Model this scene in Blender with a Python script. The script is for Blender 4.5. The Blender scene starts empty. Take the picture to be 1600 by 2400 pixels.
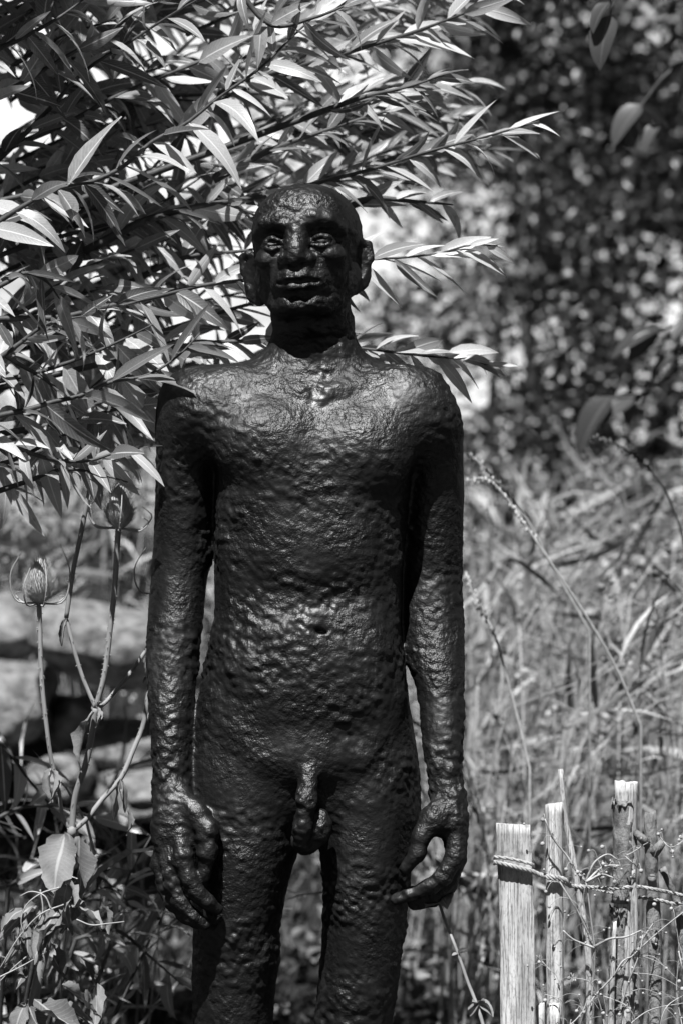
import bpy, math, random
import numpy as np
from mathutils import Vector, Matrix

random.seed(7)
rng = np.random.default_rng(7)
R = math.radians
scn = bpy.context.scene
COL = scn.collection

# ------------------------------------------------------------------ camera, sky, sun, exposure
CAM_Y, CAM_Z, PXM = -5.0, 1.384, 1530.0
cam_d = bpy.data.cameras.new('camera')
cam = bpy.data.objects.new('camera', cam_d)
COL.objects.link(cam)
cam.location = (0, CAM_Y, CAM_Z)
cam.rotation_euler = (R(90), 0, 0)
cam_d.sensor_fit = 'VERTICAL'
cam_d.sensor_height = 36
cam_d.lens = 36 * 5.0 / (2400 / PXM)
cam_d.clip_start = 0.05
cam_d.clip_end = 2000
cam_d.dof.use_dof = True
cam_d.dof.focus_distance = 4.97
cam_d.dof.aperture_fstop = 4.3
cam_d.dof.aperture_blades = 0
scn.camera = cam

SUN_ELEV, SUN_LEFT = 62, 14          # degrees: height, and how far left of the camera's own side
world = bpy.data.worlds.new('World')
scn.world = world
world.use_nodes = True
wn, wl = world.node_tree.nodes, world.node_tree.links
bg = wn['Background']
sky = wn.new('ShaderNodeTexSky')
sky.sky_type = 'NISHITA'
sky.sun_disc = False
sky.sun_elevation = R(SUN_ELEV)
sky.sun_rotation = R(180 + SUN_LEFT)
sky.air_density, sky.dust_density = 0.2, 0.2
bw = wn.new('ShaderNodeSeparateColor')          # black and white film behind a red filter: the blue of the sky goes dark
wl.new(sky.outputs[0], bw.inputs[0])
tc = wn.new('ShaderNodeTexCoord')
sx = wn.new('ShaderNodeSeparateXYZ'); wl.new(tc.outputs['Generated'], sx.inputs[0])
cl = wn.new('ShaderNodeTexNoise'); cl.inputs['Scale'].default_value = 5; cl.inputs['Detail'].default_value = 5
wl.new(tc.outputs['Generated'], cl.inputs[0])
hz = wn.new('ShaderNodeMath'); hz.operation = 'MULTIPLY_ADD'; hz.inputs[1].default_value = 0.22      # cloud tops are uneven
wl.new(cl.outputs[0], hz.inputs[0]); wl.new(sx.outputs[2], hz.inputs[2])
cr = wn.new('ShaderNodeMapRange'); cr.interpolation_type = 'SMOOTHSTEP'
cr.inputs[1].default_value = 0.29; cr.inputs[2].default_value = 0.23
wl.new(hz.outputs[0], cr.inputs[0])
mxs = wn.new('ShaderNodeMix'); mxs.data_type = 'RGBA'
wl.new(cr.outputs[0], mxs.inputs['Factor']); wl.new(bw.outputs['Red'], mxs.inputs[6])
mxs.inputs[7].default_value = (3.0, 3.0, 3.0, 1)
wl.new(mxs.outputs[2], bg.inputs['Color'])
bg.inputs['Strength'].default_value = 0.05

sun_d = bpy.data.lights.new('sun', 'SUN')
sun_d.energy = 5.0
sun_d.angle = R(0.5)
sun = bpy.data.objects.new('sun', sun_d)
COL.objects.link(sun)
e, a = R(SUN_ELEV), R(SUN_LEFT)
sv = Vector((-math.sin(a) * math.cos(e), -math.cos(a) * math.cos(e), math.sin(e)))
sun.rotation_euler = sv.to_track_quat('Z', 'Y').to_euler()

scn.view_settings.view_transform = 'Standard'
scn.view_settings.look = 'None'
scn.view_settings.gamma = 1
scn.view_settings.exposure = 0.7
scn.view_settings.use_curve_mapping = False
scn.render.engine = 'CYCLES'
scn.cycles.max_bounces = 6
scn.cycles.diffuse_bounces = 2
scn.cycles.transmission_bounces = 4


def at(px, py, y=0.0):
    """a point of the 1600 x 2400 photograph at depth y, as a place in the garden"""
    k = (y - CAM_Y) / 5.0
    return Vector(((px - 800) / PXM * k, y, CAM_Z + (1200 - py) / PXM * k))


def gz(x, y):
    """height of the ground: flat round the statue, then a bank rising behind it"""
    t = np.clip((np.asarray(y, float) - 0.3) / 5.0, 0, 1)
    return 0.78 * t + 0.02 * np.sin(np.asarray(x) * 3.1 + 1.0) * np.sin(np.asarray(y) * 2.3)


# ------------------------------------------------------------------ helpers
def tag(o, label=None, cat=None, group=None, kind=None):
    if label: o['label'] = label
    if cat: o['category'] = cat
    if group: o['group'] = group
    if kind: o['kind'] = kind
    return o


def empty(name, loc=(0, 0, 0)):
    o = bpy.data.objects.new(name, None)
    o.empty_display_size = 0.05
    o.location = loc
    COL.objects.link(o)
    return o


def np_mesh(name, V, F, UV=None, mat=None, smooth=True, attrs=None):
    """V: n x 3, F: m x k (k = 3 or 4), UV: per vertex n x 2"""
    V = np.ascontiguousarray(V, np.float32)
    F = np.ascontiguousarray(F, np.int32)
    me = bpy.data.meshes.new(name)
    m, k = F.shape
    me.vertices.add(len(V))
    me.vertices.foreach_set('co', V.ravel())
    me.loops.add(m * k)
    me.loops.foreach_set('vertex_index', F.ravel())
    me.polygons.add(m)
    me.polygons.foreach_set('loop_start', np.arange(0, m * k, k, dtype=np.int32))
    me.polygons.foreach_set('loop_total', np.full(m, k, np.int32))
    me.update(calc_edges=True)
    if smooth:
        me.polygons.foreach_set('use_smooth', np.ones(m, bool))
    if UV is not None:
        ul = me.uv_layers.new(name='UVMap')
        ul.data.foreach_set('uv', np.ascontiguousarray(UV, np.float32)[F.ravel()].ravel())
    for an, av in (attrs or {}).items():
        at_ = me.attributes.new(an, 'FLOAT', 'POINT')
        at_.data.foreach_set('value', np.ascontiguousarray(av, np.float32))
    if mat: me.materials.append(mat)
    return me


def link(name, me, parent=None, M=None):
    o = bpy.data.objects.new(name, me)
    COL.objects.link(o)
    if parent is not None: o.parent = parent
    if M is not None: o.matrix_local = M
    return o


def _h(ix, iy, iz, s):
    n = (ix * 374761393 + iy * 668265263 + iz * 2147483647 + s * 1274126177) & 0xFFFFFFFF
    n = ((n ^ (n >> 13)) * 1274126177) & 0xFFFFFFFF
    n = (n ^ (n >> 16)) & 0xFFFFFF
    return n.astype(np.float32) / 8388608.0 - 1.0


def noise(P, scale, seed=0):
    """smooth value noise in -1..1; scale = size of a bump in metres (number or one per axis)"""
    Q = np.asarray(P, np.float64) / np.asarray(scale, float)
    I = np.floor(Q).astype(np.int64)
    f = (Q - I).astype(np.float32)
    u = f * f * f * (f * (f * 6 - 15) + 10)
    out = 0
    for dx in (0, 1):
        wx = u[:, 0] if dx else 1 - u[:, 0]
        for dy in (0, 1):
            wy = u[:, 1] if dy else 1 - u[:, 1]
            for dz in (0, 1):
                wz = u[:, 2] if dz else 1 - u[:, 2]
                out = out + wx * wy * wz * _h(I[:, 0] + dx, I[:, 1] + dy, I[:, 2] + dz, seed)
    return out


class Build:
    """collects quads (tubes, lofts, blobs) that become ONE mesh"""
    def __init__(self):
        self.V, self.F, self.UV, self.n = [], [], [], 0

    def add(self, V, F, UV=None):
        V = np.asarray(V, np.float32)
        self.V.append(V)
        self.F.append(np.asarray(F, np.int32) + self.n)
        self.UV.append(np.zeros((len(V), 2), np.float32) if UV is None else np.asarray(UV, np.float32))
        self.n += len(V)

    def tube(self, pts, r, sides=6, cap=True):
        P = np.asarray([tuple(p) for p in pts], float)
        n = len(P)
        r = np.interp(np.linspace(0, 1, n), np.linspace(0, 1, len(np.atleast_1d(r))), np.atleast_1d(r))
        T = np.gradient(P, axis=0)
        T /= np.linalg.norm(T, axis=1)[:, None] + 1e-9
        ref = np.array([0.13, 0.93, 0.35]) if abs(T[:, 1]).mean() < 0.8 else np.array([1.0, 0.1, 0.2])
        A = np.cross(T, ref); A /= np.linalg.norm(A, axis=1)[:, None] + 1e-9
        B = np.cross(T, A)
        th = np.arange(sides) * 2 * np.pi / sides
        V = P[:, None] + r[:, None, None] * (np.cos(th)[None, :, None] * A[:, None] + np.sin(th)[None, :, None] * B[:, None])
        V = V.reshape(-1, 3)
        i, j = np.meshgrid(np.arange(n - 1), np.arange(sides), indexing='ij')
        j2 = (j + 1) % sides
        F = np.stack([i * sides + j, i * sides + j2, (i + 1) * sides + j2, (i + 1) * sides + j], -1).reshape(-1, 4)
        L = np.repeat(np.linspace(0, 1, n), sides)
        UV = np.stack([np.tile(np.linspace(0, 1, sides), n), L], 1)
        if cap:
            V = np.vstack([V, P[0], P[-1]])
            UV = np.vstack([UV, [0.5, 0], [0.5, 1]])
            c0, c1, o = n * sides, n * sides + 1, (n - 1) * sides
            q = np.arange(sides); q2 = (q + 1) % sides
            F = np.vstack([F, np.stack([q2, q, np.full(sides, c0), np.full(sides, c0)], 1),
                           np.stack([o + q, o + q2, np.full(sides, c1), np.full(sides, c1)], 1)])
        self.add(V, F, UV)

    def blob(self, c, r, nu=8, nv=6):
        r = np.ones(3) * r
        th = np.linspace(0, np.pi, nv + 1)[:, None]; ph = np.arange(nu)[None] * 2 * np.pi / nu
        V = np.stack([np.sin(th) * np.cos(ph), np.sin(th) * np.sin(ph), np.cos(th) * np.ones_like(ph)], -1).reshape(-1, 3) * r + np.asarray(tuple(c))
        i, j = np.meshgrid(np.arange(nv), np.arange(nu), indexing='ij'); j2 = (j + 1) % nu
        F = np.stack([i * nu + j, (i + 1) * nu + j, (i + 1) * nu + j2, i * nu + j2], -1).reshape(-1, 4)
        self.add(V, F)

    def mesh(self, name, mat, smooth=True):
        V, F, UV = np.vstack(self.V), np.vstack(self.F), np.vstack(self.UV)
        # drop the doubled corner of cap triangles
        tri = F[:, 2] == F[:, 3]
        if tri.any():
            me = bpy.data.meshes.new(name)
            me.from_pydata(V.tolist(), [], [tuple(f[:3]) if t else tuple(f) for f, t in zip(F.tolist(), tri)])
            if smooth: me.polygons.foreach_set('use_smooth', np.ones(len(F), bool))
            ul = me.uv_layers.new(name='UVMap')
            li = np.empty(len(me.loops), np.int32); me.loops.foreach_get('vertex_index', li)
            ul.data.foreach_set('uv', np.ascontiguousarray(UV[li]).ravel())
            me.materials.append(mat)
            return me
        return np_mesh(name, V, F, UV, mat, smooth)

    def obj(self, name, mat, parent=None, smooth=True):
        return link(name, self.mesh(name, mat, smooth), parent)


def spline(pts, n):
    """smooth curve through the points, n samples"""
    P = np.asarray([tuple(p) for p in pts], float)
    if len(P) == 2:
        t = np.linspace(0, 1, n)[:, None]
        return P[0] * (1 - t) + P[1] * t
    d = np.r_[0, np.cumsum(np.linalg.norm(np.diff(P, axis=0), axis=1))]
    m = np.gradient(P, d, axis=0)
    s = np.linspace(0, d[-1], n)
    k = np.clip(np.searchsorted(d, s, 'right') - 1, 0, len(P) - 2)
    h = (d[k + 1] - d[k])[:, None]
    t = ((s - d[k])[:, None]) / h
    return ((2 * t**3 - 3 * t**2 + 1) * P[k] + (t**3 - 2 * t**2 + t) * h * m[k]
            + (-2 * t**3 + 3 * t**2) * P[k + 1] + (t**3 - t**2) * h * m[k + 1])


# ------------------------------------------------------------------ materials (a black and white world)
def new_mat(name):
    m = bpy.data.materials.new(name)
    m.use_nodes = True
    nt = m.node_tree
    return m, nt, nt.nodes, nt.links, nt.nodes['Principled BSDF']


def ramp(nodes, stops):
    r = nodes.new('ShaderNodeValToRGB')
    el = r.color_ramp.elements
    while len(el) < len(stops): el.new(0.5)
    for k, (p, v) in zip(el, stops):
        k.position = p; k.color = (v, v, v, 1)
    return r


def noise_node(nt, scale, detail=4, rough=0.6, coord='Object', stretch=None):
    n = nt.nodes.new('ShaderNodeTexNoise')
    n.inputs['Scale'].default_value = scale
    n.inputs['Detail'].default_value = detail
    n.inputs['Roughness'].default_value = rough
    tc = nt.nodes.new('ShaderNodeTexCoord')
    if stretch:
        mp = nt.nodes.new('ShaderNodeMapping')
        mp.inputs['Scale'].default_value = stretch
        nt.links.new(tc.outputs[coord], mp.inputs[0]); nt.links.new(mp.outputs[0], n.inputs[0])
    else:
        nt.links.new(tc.outputs[coord], n.inputs[0])
    return n


def leaf_mat(name, lo, hi, trans=0.3, rough=0.42, veins=True, spots=0.0, spec=0.5):
    m, nt, N, L, b = new_mat(name)
    oi = N.new('ShaderNodeObjectInfo')
    tint = N.new('ShaderNodeAttribute'); tint.attribute_name = 'tint'
    has = N.new('ShaderNodeMath'); has.operation = 'GREATER_THAN'; has.inputs[1].default_value = 1e-5; L.new(tint.outputs['Fac'], has.inputs[0])
    fr = N.new('ShaderNodeMix')
    L.new(has.outputs[0], fr.inputs[0]); L.new(oi.outputs['Random'], fr.inputs[2]); L.new(tint.outputs['Fac'], fr.inputs[3])
    rp = ramp(N, [(0, lo), (1, hi)]); L.new(fr.outputs[0], rp.inputs[0])
    col = rp.outputs[0]
    nz = noise_node(nt, 90, 3)
    mx = N.new('ShaderNodeMixRGB'); mx.blend_type = 'MULTIPLY'; mx.inputs[0].default_value = 0.5
    rn = ramp(N, [(0.3, 0.5), (0.7, 1.25)]); L.new(nz.outputs[0], rn.inputs[0])
    L.new(col, mx.inputs[1]); L.new(rn.outputs[0], mx.inputs[2])
    col = mx.outputs[0]
    if veins:
        uv = N.new('ShaderNodeUVMap')
        sp = N.new('ShaderNodeSeparateXYZ'); L.new(uv.outputs[0], sp.inputs[0])
        ab = N.new('ShaderNodeMath'); ab.operation = 'SUBTRACT'; ab.inputs[1].default_value = 0.5; L.new(sp.outputs[0], ab.inputs[0])
        a2 = N.new('ShaderNodeMath'); a2.operation = 'ABSOLUTE'; L.new(ab.outputs[0], a2.inputs[0])
        rib = ramp(N, [(0.02, 1.0), (0.055, 0.0)]); L.new(a2.outputs[0], rib.inputs[0])
        # side veins run forward from the midrib
        w = N.new('ShaderNodeMath'); w.operation = 'MULTIPLY_ADD'; w.inputs[1].default_value = -0.35; L.new(a2.outputs[0], w.inputs[0]); L.new(sp.outputs[1], w.inputs[2])
        w2 = N.new('ShaderNodeMath'); w2.operation = 'MULTIPLY'; w2.inputs[1].default_value = 95; L.new(w.outputs[0], w2.inputs[0])
        w3 = N.new('ShaderNodeMath'); w3.operation = 'SINE'; L.new(w2.outputs[0], w3.inputs[0])
        rv = ramp(N, [(0.75, 0.0), (1.0, 0.22)]); L.new(w3.outputs[0], rv.inputs[0])
        am = N.new('ShaderNodeMath'); am.operation = 'MAXIMUM'; L.new(rib.outputs[0], am.inputs[0]); L.new(rv.outputs[0], am.inputs[1])
        mv = N.new('ShaderNodeMixRGB'); mv.inputs[2].default_value = (min(.8, hi * 1.5),) * 3 + (1,)
        ms = N.new('ShaderNodeMath'); ms.operation = 'MULTIPLY'; ms.inputs[1].default_value = 0.75; L.new(am.outputs[0], ms.inputs[0])
        L.new(ms.outputs[0], mv.inputs[0]); L.new(col, mv.inputs[1]); col = mv.outputs[0]
        bp = N.new('ShaderNodeBump'); bp.inputs['Strength'].default_value = 0.35; bp.inputs['Distance'].default_value = 0.001
        L.new(am.outputs[0], bp.inputs['Height']); L.new(bp.outputs[0], b.inputs['Normal'])
    if spots:
        n2 = noise_node(nt, 55, 5, 0.7)
        r2 = ramp(N, [(0.60, 0), (0.68, spots)]); L.new(n2.outputs[0], r2.inputs[0])
        m3 = N.new('ShaderNodeMixRGB'); m3.inputs[2].default_value = (0.02, 0.02, 0.02, 1)
        L.new(r2.outputs[0], m3.inputs[0]); L.new(col, m3.inputs[1]); col = m3.outputs[0]
    L.new(col, b.inputs['Base Color'])
    b.inputs['Roughness'].default_value = rough
    b.inputs['Specular IOR Level'].default_value = spec
    tr = N.new('ShaderNodeBsdfTranslucent'); L.new(col, tr.inputs[0])
    ms_ = N.new('ShaderNodeMixShader'); ms_.inputs[0].default_value = trans
    L.new(b.outputs[0], ms_.inputs[1]); L.new(tr.outputs[0], ms_.inputs[2])
    L.new(ms_.outputs[0], N['Material Output'].inputs[0])
    return m


def solid_mat(name, lo, hi, scale=30, rough=0.7, bump=0.3, bscale=120, stretch=None, dist=0.002, spec=0.4):
    m, nt, N, L, b = new_mat(name)
    n = noise_node(nt, scale, 6, 0.65, stretch=stretch)
    r = ramp(N, [(0.3, lo), (0.7, hi)]); L.new(n.outputs[0], r.inputs[0]); L.new(r.outputs[0], b.inputs['Base Color'])
    n2 = noise_node(nt, bscale, 5, 0.65, stretch=stretch)
    bp = N.new('ShaderNodeBump'); bp.inputs['Strength'].default_value = bump; bp.inputs['Distance'].default_value = dist
    L.new(n2.outputs[0], bp.inputs['Height']); L.new(bp.outputs[0], b.inputs['Normal'])
    b.inputs['Roughness'].default_value = rough
    b.inputs['Specular IOR Level'].default_value = spec
    return m


def statue_material():
    m, nt, N, L, b = new_mat('blackened_bronze')
    n = noise_node(nt, 20, 8, 0.72, stretch=(1, 1, .4))
    r = ramp(N, [(0.3, 0.002), (0.55, 0.006), (0.78, 0.035)]); L.new(n.outputs[0], r.inputs[0])
    # a few pale flecks of dust and droppings
    v = noise_node(nt, 210, 2, 0.5)
    rv = ramp(N, [(0.80, 0), (0.83, 1)]); L.new(v.outputs[0], rv.inputs[0])
    mx = N.new('ShaderNodeMixRGB'); mx.inputs[2].default_value = (0.3, 0.3, 0.3, 1)
    L.new(rv.outputs[0], mx.inputs[0]); L.new(r.outputs[0], mx.inputs[1]); rr = ramp(N, [(0.3, 0.40), (0.7, 0.58)]); L.new(n.outputs[0], rr.inputs[0]); pass
    n1 = noise_node(nt, 100, 3, 0.6)
    n2 = noise_node(nt, 330, 3, 0.6)
    b1 = N.new('ShaderNodeBump'); b1.inputs['Strength'].default_value = 0.75; b1.inputs['Distance'].default_value = 0.006
    b2 = N.new('ShaderNodeBump'); b2.inputs['Strength'].default_value = 0.25; b2.inputs['Distance'].default_value = 0.0012
    big = noise_node(nt, 16, 3, 0.6)
    rs = ramp(N, [(0.35, 0.15), (0.65, 0.95)]); L.new(big.outputs[0], rs.inputs[0]); L.new(rs.outputs[0], b1.inputs['Strength'])
    L.new(n1.outputs[0], b1.inputs['Height']); L.new(n2.outputs[0], b2.inputs['Height'])
    L.new(b1.outputs[0], b2.inputs['Normal'])
    # tarred metal: a thin dull diffuse coat and a constant broad sheen
    df = N.new('ShaderNodeBsdfDiffuse'); gl = N.new('ShaderNodeBsdfGlossy'); ad = N.new('ShaderNodeAddShader')
    rg = ramp(N, [(0.3, 0.068), (0.7, 0.036)]); L.new(n.outputs[0], rg.inputs[0])
    L.new(mx.outputs[0], df.inputs['Color']); L.new(rg.outputs[0], gl.inputs['Color']); L.new(rr.outputs[0], gl.inputs['Roughness'])
    L.new(b2.outputs[0], df.inputs['Normal']); L.new(b2.outputs[0], gl.inputs['Normal'])
    L.new(df.outputs[0], ad.inputs[0]); L.new(gl.outputs[0], ad.inputs[1]); L.new(ad.outputs[0], N['Material Output'].inputs[0])
    N.remove(b)
    return m


def wood_material(name, lo, hi, seed):
    m, nt, N, L, b = new_mat(name)
    base = noise_node(nt, 38, 4, 0.6, stretch=(1, 1, .16))
    r0 = ramp(N, [(0.34, lo), (0.66, hi)]); L.new(base.outputs[0], r0.inputs[0])
    grain = noise_node(nt, 420, 3, 0.6, stretch=(1, 1, .03))
    r1 = ramp(N, [(0.36, 0.25), (0.47, 1.0)]); L.new(grain.outputs[0], r1.inputs[0])
    speck = noise_node(nt, 330, 4, 0.7, stretch=(1, 1, .35))
    r2 = ramp(N, [(0.33, 0.45), (0.5, 1.0)]); L.new(speck.outputs[0], r2.inputs[0])
    m1 = N.new('ShaderNodeMixRGB'); m1.blend_type = 'MULTIPLY'; m1.inputs[0].default_value = .5
    m2 = N.new('ShaderNodeMixRGB'); m2.blend_type = 'MULTIPLY'; m2.inputs[0].default_value = .7
    L.new(r0.outputs[0], m1.inputs[1]); L.new(r1.outputs[0], m1.inputs[2])
    L.new(m1.outputs[0], m2.inputs[1]); L.new(r2.outputs[0], m2.inputs[2])
    dirt = noise_node(nt, 14, 5, 0.7)
    r3 = ramp(N, [(0.55, 1.0), (0.66, 0.30)]); L.new(dirt.outputs[0], r3.inputs[0])
    m3 = N.new('ShaderNodeMixRGB'); m3.blend_type = 'MULTIPLY'; m3.inputs[0].default_value = .8
    L.new(m2.outputs[0], m3.inputs[1]); L.new(r3.outputs[0], m3.inputs[2])
    L.new(m3.outputs[0], b.inputs['Base Color'])
    bp = N.new('ShaderNodeBump'); bp.inputs['Strength'].default_value = .8; bp.inputs['Distance'].default_value = .002
    L.new(r1.outputs[0], bp.inputs['Height']); L.new(bp.outputs[0], b.inputs['Normal'])
    b.inputs['Roughness'].default_value = .85
    b.inputs['Specular IOR Level'].default_value = .2
    return m


M_STATUE = statue_material()
M_WILLOW = leaf_mat('willow_leaf', 0.06, 0.58, 0.28, 0.36, spots=0.35)
M_WILLOW_LIT = leaf_mat('lit_willow_leaf', 0.28, 0.68, 0.28, 0.4)  # lighter copy of the willow leaf: sun on the sprays painted into its colour
M_WILLOW_FAR = leaf_mat('willow_leaf_pale', 0.12, 0.26, 0.35, 0.4, veins=False)
M_TWIG = solid_mat('willow_twig', 0.03, 0.09, 60, 0.6, 0.4)
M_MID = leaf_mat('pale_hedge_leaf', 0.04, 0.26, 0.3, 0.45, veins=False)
M_PAINTED_SUNLIT = leaf_mat('painted_sunlit_leaf', 0.3, 0.75, 0.4, 0.45, veins=False)  # leaf colour raised near white to stand for strong sunlight
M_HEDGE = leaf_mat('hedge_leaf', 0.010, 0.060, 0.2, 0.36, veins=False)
M_BRAMBLE = leaf_mat('bramble_leaf', 0.05, 0.09, 0.25, 0.45)
M_DRY = leaf_mat('dry_leaf', 0.12, 0.32, 0.2, 0.7, spots=0.85, spec=0.2)
M_WEED = leaf_mat('weed_stem', 0.015, 0.62, 0.12, 0.5, veins=False, spec=0.3)
M_COVER = leaf_mat('ground_leaf', 0.02, 0.30, 0.2, 0.5, veins=False)
M_GRASS = leaf_mat('grass_blade', 0.015, 0.20, 0.25, 0.6, veins=False, spec=0.25)
M_TEASEL = solid_mat('teasel_stem', 0.16, 0.36, 40, 0.65, 0.5, 160, (1, 1, 0.12))
M_TEASEL_HEAD = solid_mat('teasel_bristle', 0.26, 0.55, 120, 0.7, 0.3)
M_PALE = solid_mat('pale_dry_stalk', 0.26, 0.5, 60, 0.6, 0.3)
M_PLANK = wood_material('weathered_plank', 0.36, 0.74, 1)
M_WOOD = wood_material('peeled_wood', 0.40, 0.76, 2)
M_BARK = solid_mat('rough_bark', 0.06, 0.34, 55, 0.85, 1.0, 85, (1, 1, 0.55), 0.006, 0.2)
M_TWINE = solid_mat('willow_twine', 0.22, 0.5, 80, 0.6, 0.5)
M_ROCK = solid_mat('pale_rock', 0.05, 0.34, 22, 0.9, 1.0, 30, None, 0.02, 0.2)
M_BACKDROP = solid_mat('pale_backdrop', 0.22, 0.62, 1.6, 0.95, 0.8, 5, None, 0.1, 0.1)  # pale colour of the added slope, for a white background
M_GROUND = solid_mat('garden_soil', 0.010, 0.045, 6, 0.95, 1.0, 30, None, 0.03, 0.2)
M_BURR = solid_mat('burr', 0.25, 0.5, 200, 0.8, 0.5)
M_TRUNK = solid_mat('trunk_bark', 0.04, 0.10, 12, 0.9, 0.8, 30, (1, 1, 0.3), 0.01)


# ------------------------------------------------------------------ leaves
def leaf_template(segs=6, width=0.2, arch=0.10, fold=0.25, wav=0.0, twist=0.0, shape='lance', seed=0):
    """a blade of length 1 along +y, normal +z: midrib with a fold, pointed tip"""
    r = random.Random(seed)
    t = np.linspace(0, 1, segs + 1)
    if shape == 'lance':
        w = np.sin(np.pi * np.clip(t, 0, 1) ** 0.8) ** 0.75 * (1 - 0.35 * t)
    elif shape == 'oval':
        w = np.sin(np.pi * t ** 0.72) ** 0.7
    else:
        w = 1 - t ** 2
    w = w / w.max() * width * 0.5
    w[0] = width * 0.03; w[-1] = width * 0.004
    V, UV = [], []
    ph = r.random() * 6
    for i, ti in enumerate(t):
        zz = -arch * (ti ** 2) * 1.0 + 0.25 * arch * ti
        for s in (-1, 0, 1):
            x = s * w[i]
            z = zz + abs(s) * fold * w[i] + s * wav * math.sin(ti * 9 + ph) * width
            a = twist * ti
            V.append((x * math.cos(a) - (z - zz) * math.sin(a), ti * (1 - 0.3 * arch * ti), zz + x * math.sin(a) + (z - zz) * math.cos(a)))
            UV.append((0.5 + 0.5 * s, ti))
    F = []
    for i in range(segs):
        for c in (0, 1):
            F.append((i * 3 + c, i * 3 + c + 1, (i + 1) * 3 + c + 1, (i + 1) * 3 + c))
    return np.array(V), np.array(F), np.array(UV)


def frames(D, roll):
    """stack of 3x3 matrices: y along D, z near world up turned by roll about D"""
    D = np.asarray(D, float); D = D / (np.linalg.norm(D, axis=1)[:, None] + 1e-9)
    up = np.tile(np.array([0.0, 0.0, 1.0]), (len(D), 1))
    up[np.abs(D[:, 2]) > 0.97] = (0.3, -0.9, 0.1)
    S = np.cross(D, up); S /= np.linalg.norm(S, axis=1)[:, None]
    Nn = np.cross(S, D)
    c, s = np.cos(roll)[:, None], np.sin(roll)[:, None]
    S2 = S * c + Nn * s
    N2 = Nn * c - S * s
    return np.stack([S2, D, N2], -1)


def leaf_cloud(name, tmpls, pos, dirs, roll, length, mat, parent=None, tint=None, normals=None):
    """many leaves as one mesh"""
    pos, length = np.asarray(pos, float), np.asarray(length, float)
    n = len(pos)
    M = frames(dirs, roll)
    if normals is not None:                                     # leaves that turn their faces to the light
        Nz = normals / np.linalg.norm(normals, axis=1)[:, None]
        X_ = np.cross(np.asarray(dirs, float), Nz); X_ /= np.linalg.norm(X_, axis=1)[:, None] + 1e-9
        M = np.stack([X_, np.cross(Nz, X_), Nz], -1)
    M = M * length[:, None, None]
    which = rng.integers(0, len(tmpls), n)
    tint = rng.random(n) if tint is None else tint
    Vs, Fs, Us, Ts, off = [], [], [], [], 0
    for k, (V, F, UV) in enumerate(tmpls):
        idx = np.where(which == k)[0]
        if not len(idx): continue
        W = np.einsum('nij,vj->nvi', M[idx], V) + pos[idx][:, None]
        Vs.append(W.reshape(-1, 3))
        Fs.append((F[None] + (np.arange(len(idx)) * len(V))[:, None, None] + off).reshape(-1, F.shape[1]))
        Us.append(np.tile(UV, (len(idx), 1))); Ts.append(np.repeat(tint[idx], len(V)))
        off += len(idx) * len(V)
    me = np_mesh(name, np.vstack(Vs), np.vstack(Fs), np.vstack(Us), mat, True, {'tint': np.concatenate(Ts)})
    o = link(name, me, parent)
    return o


# ------------------------------------------------------------------ ground
def make_ground():
    xs = np.r_[-600, -120, -30, -10, np.linspace(-5, 5, 81), 10, 30, 120, 600]
    ys = np.r_[-600, -120, -30, -10, np.linspace(-6, 10, 129), 16, 30, 60, 120, 300, 900]
    X, Y = np.meshgrid(xs, ys, indexing='ij')
    Z = gz(X, Y)
    P = np.stack([X.ravel(), Y.ravel(), Z.ravel()], 1)
    P[:, 2] += 0.02 * noise(P * [1, 1, 0], 0.35, 3) * (np.abs(P[:, 1]) < 20)
    nx, ny = len(xs), len(ys)
    i, j = np.meshgrid(np.arange(nx - 1), np.arange(ny - 1), indexing='ij')
    F = np.stack([i * ny + j, (i + 1) * ny + j, (i + 1) * ny + j + 1, i * ny + j + 1], -1).reshape(-1, 4)
    o = link('ground', np_mesh('ground', P, F, None, M_GROUND))
    tag(o, kind='structure')


make_ground()


def make_backdrop_slope():
    """an added pale slope that makes the gaps between the leaves read white"""
    xs, ys = np.linspace(-40, 40, 61), np.linspace(12, 75, 46)
    X, Y = np.meshgrid(xs, ys, indexing='ij')
    t = np.clip((Y - 12) / 50, 0, 1)
    P = np.stack([X.ravel(), Y.ravel(), (.5 + 24 * t ** 1.15 - 8 * (t > .999)).ravel()], 1)
    P[:, 2] += .35 * noise(P * [1, 1, 0], 3.5, 31) * np.clip((P[:, 1] - 13) / 4, 0, 1)
    i, j = np.meshgrid(np.arange(60), np.arange(45), indexing='ij')
    F = np.stack([i * 46 + j, (i + 1) * 46 + j, (i + 1) * 46 + j + 1, i * 46 + j + 1], -1).reshape(-1, 4)
    tag(link('backdrop_slope', np_mesh('backdrop_slope', P, F, None, M_BACKDROP)), kind='structure')


make_backdrop_slope()


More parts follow.
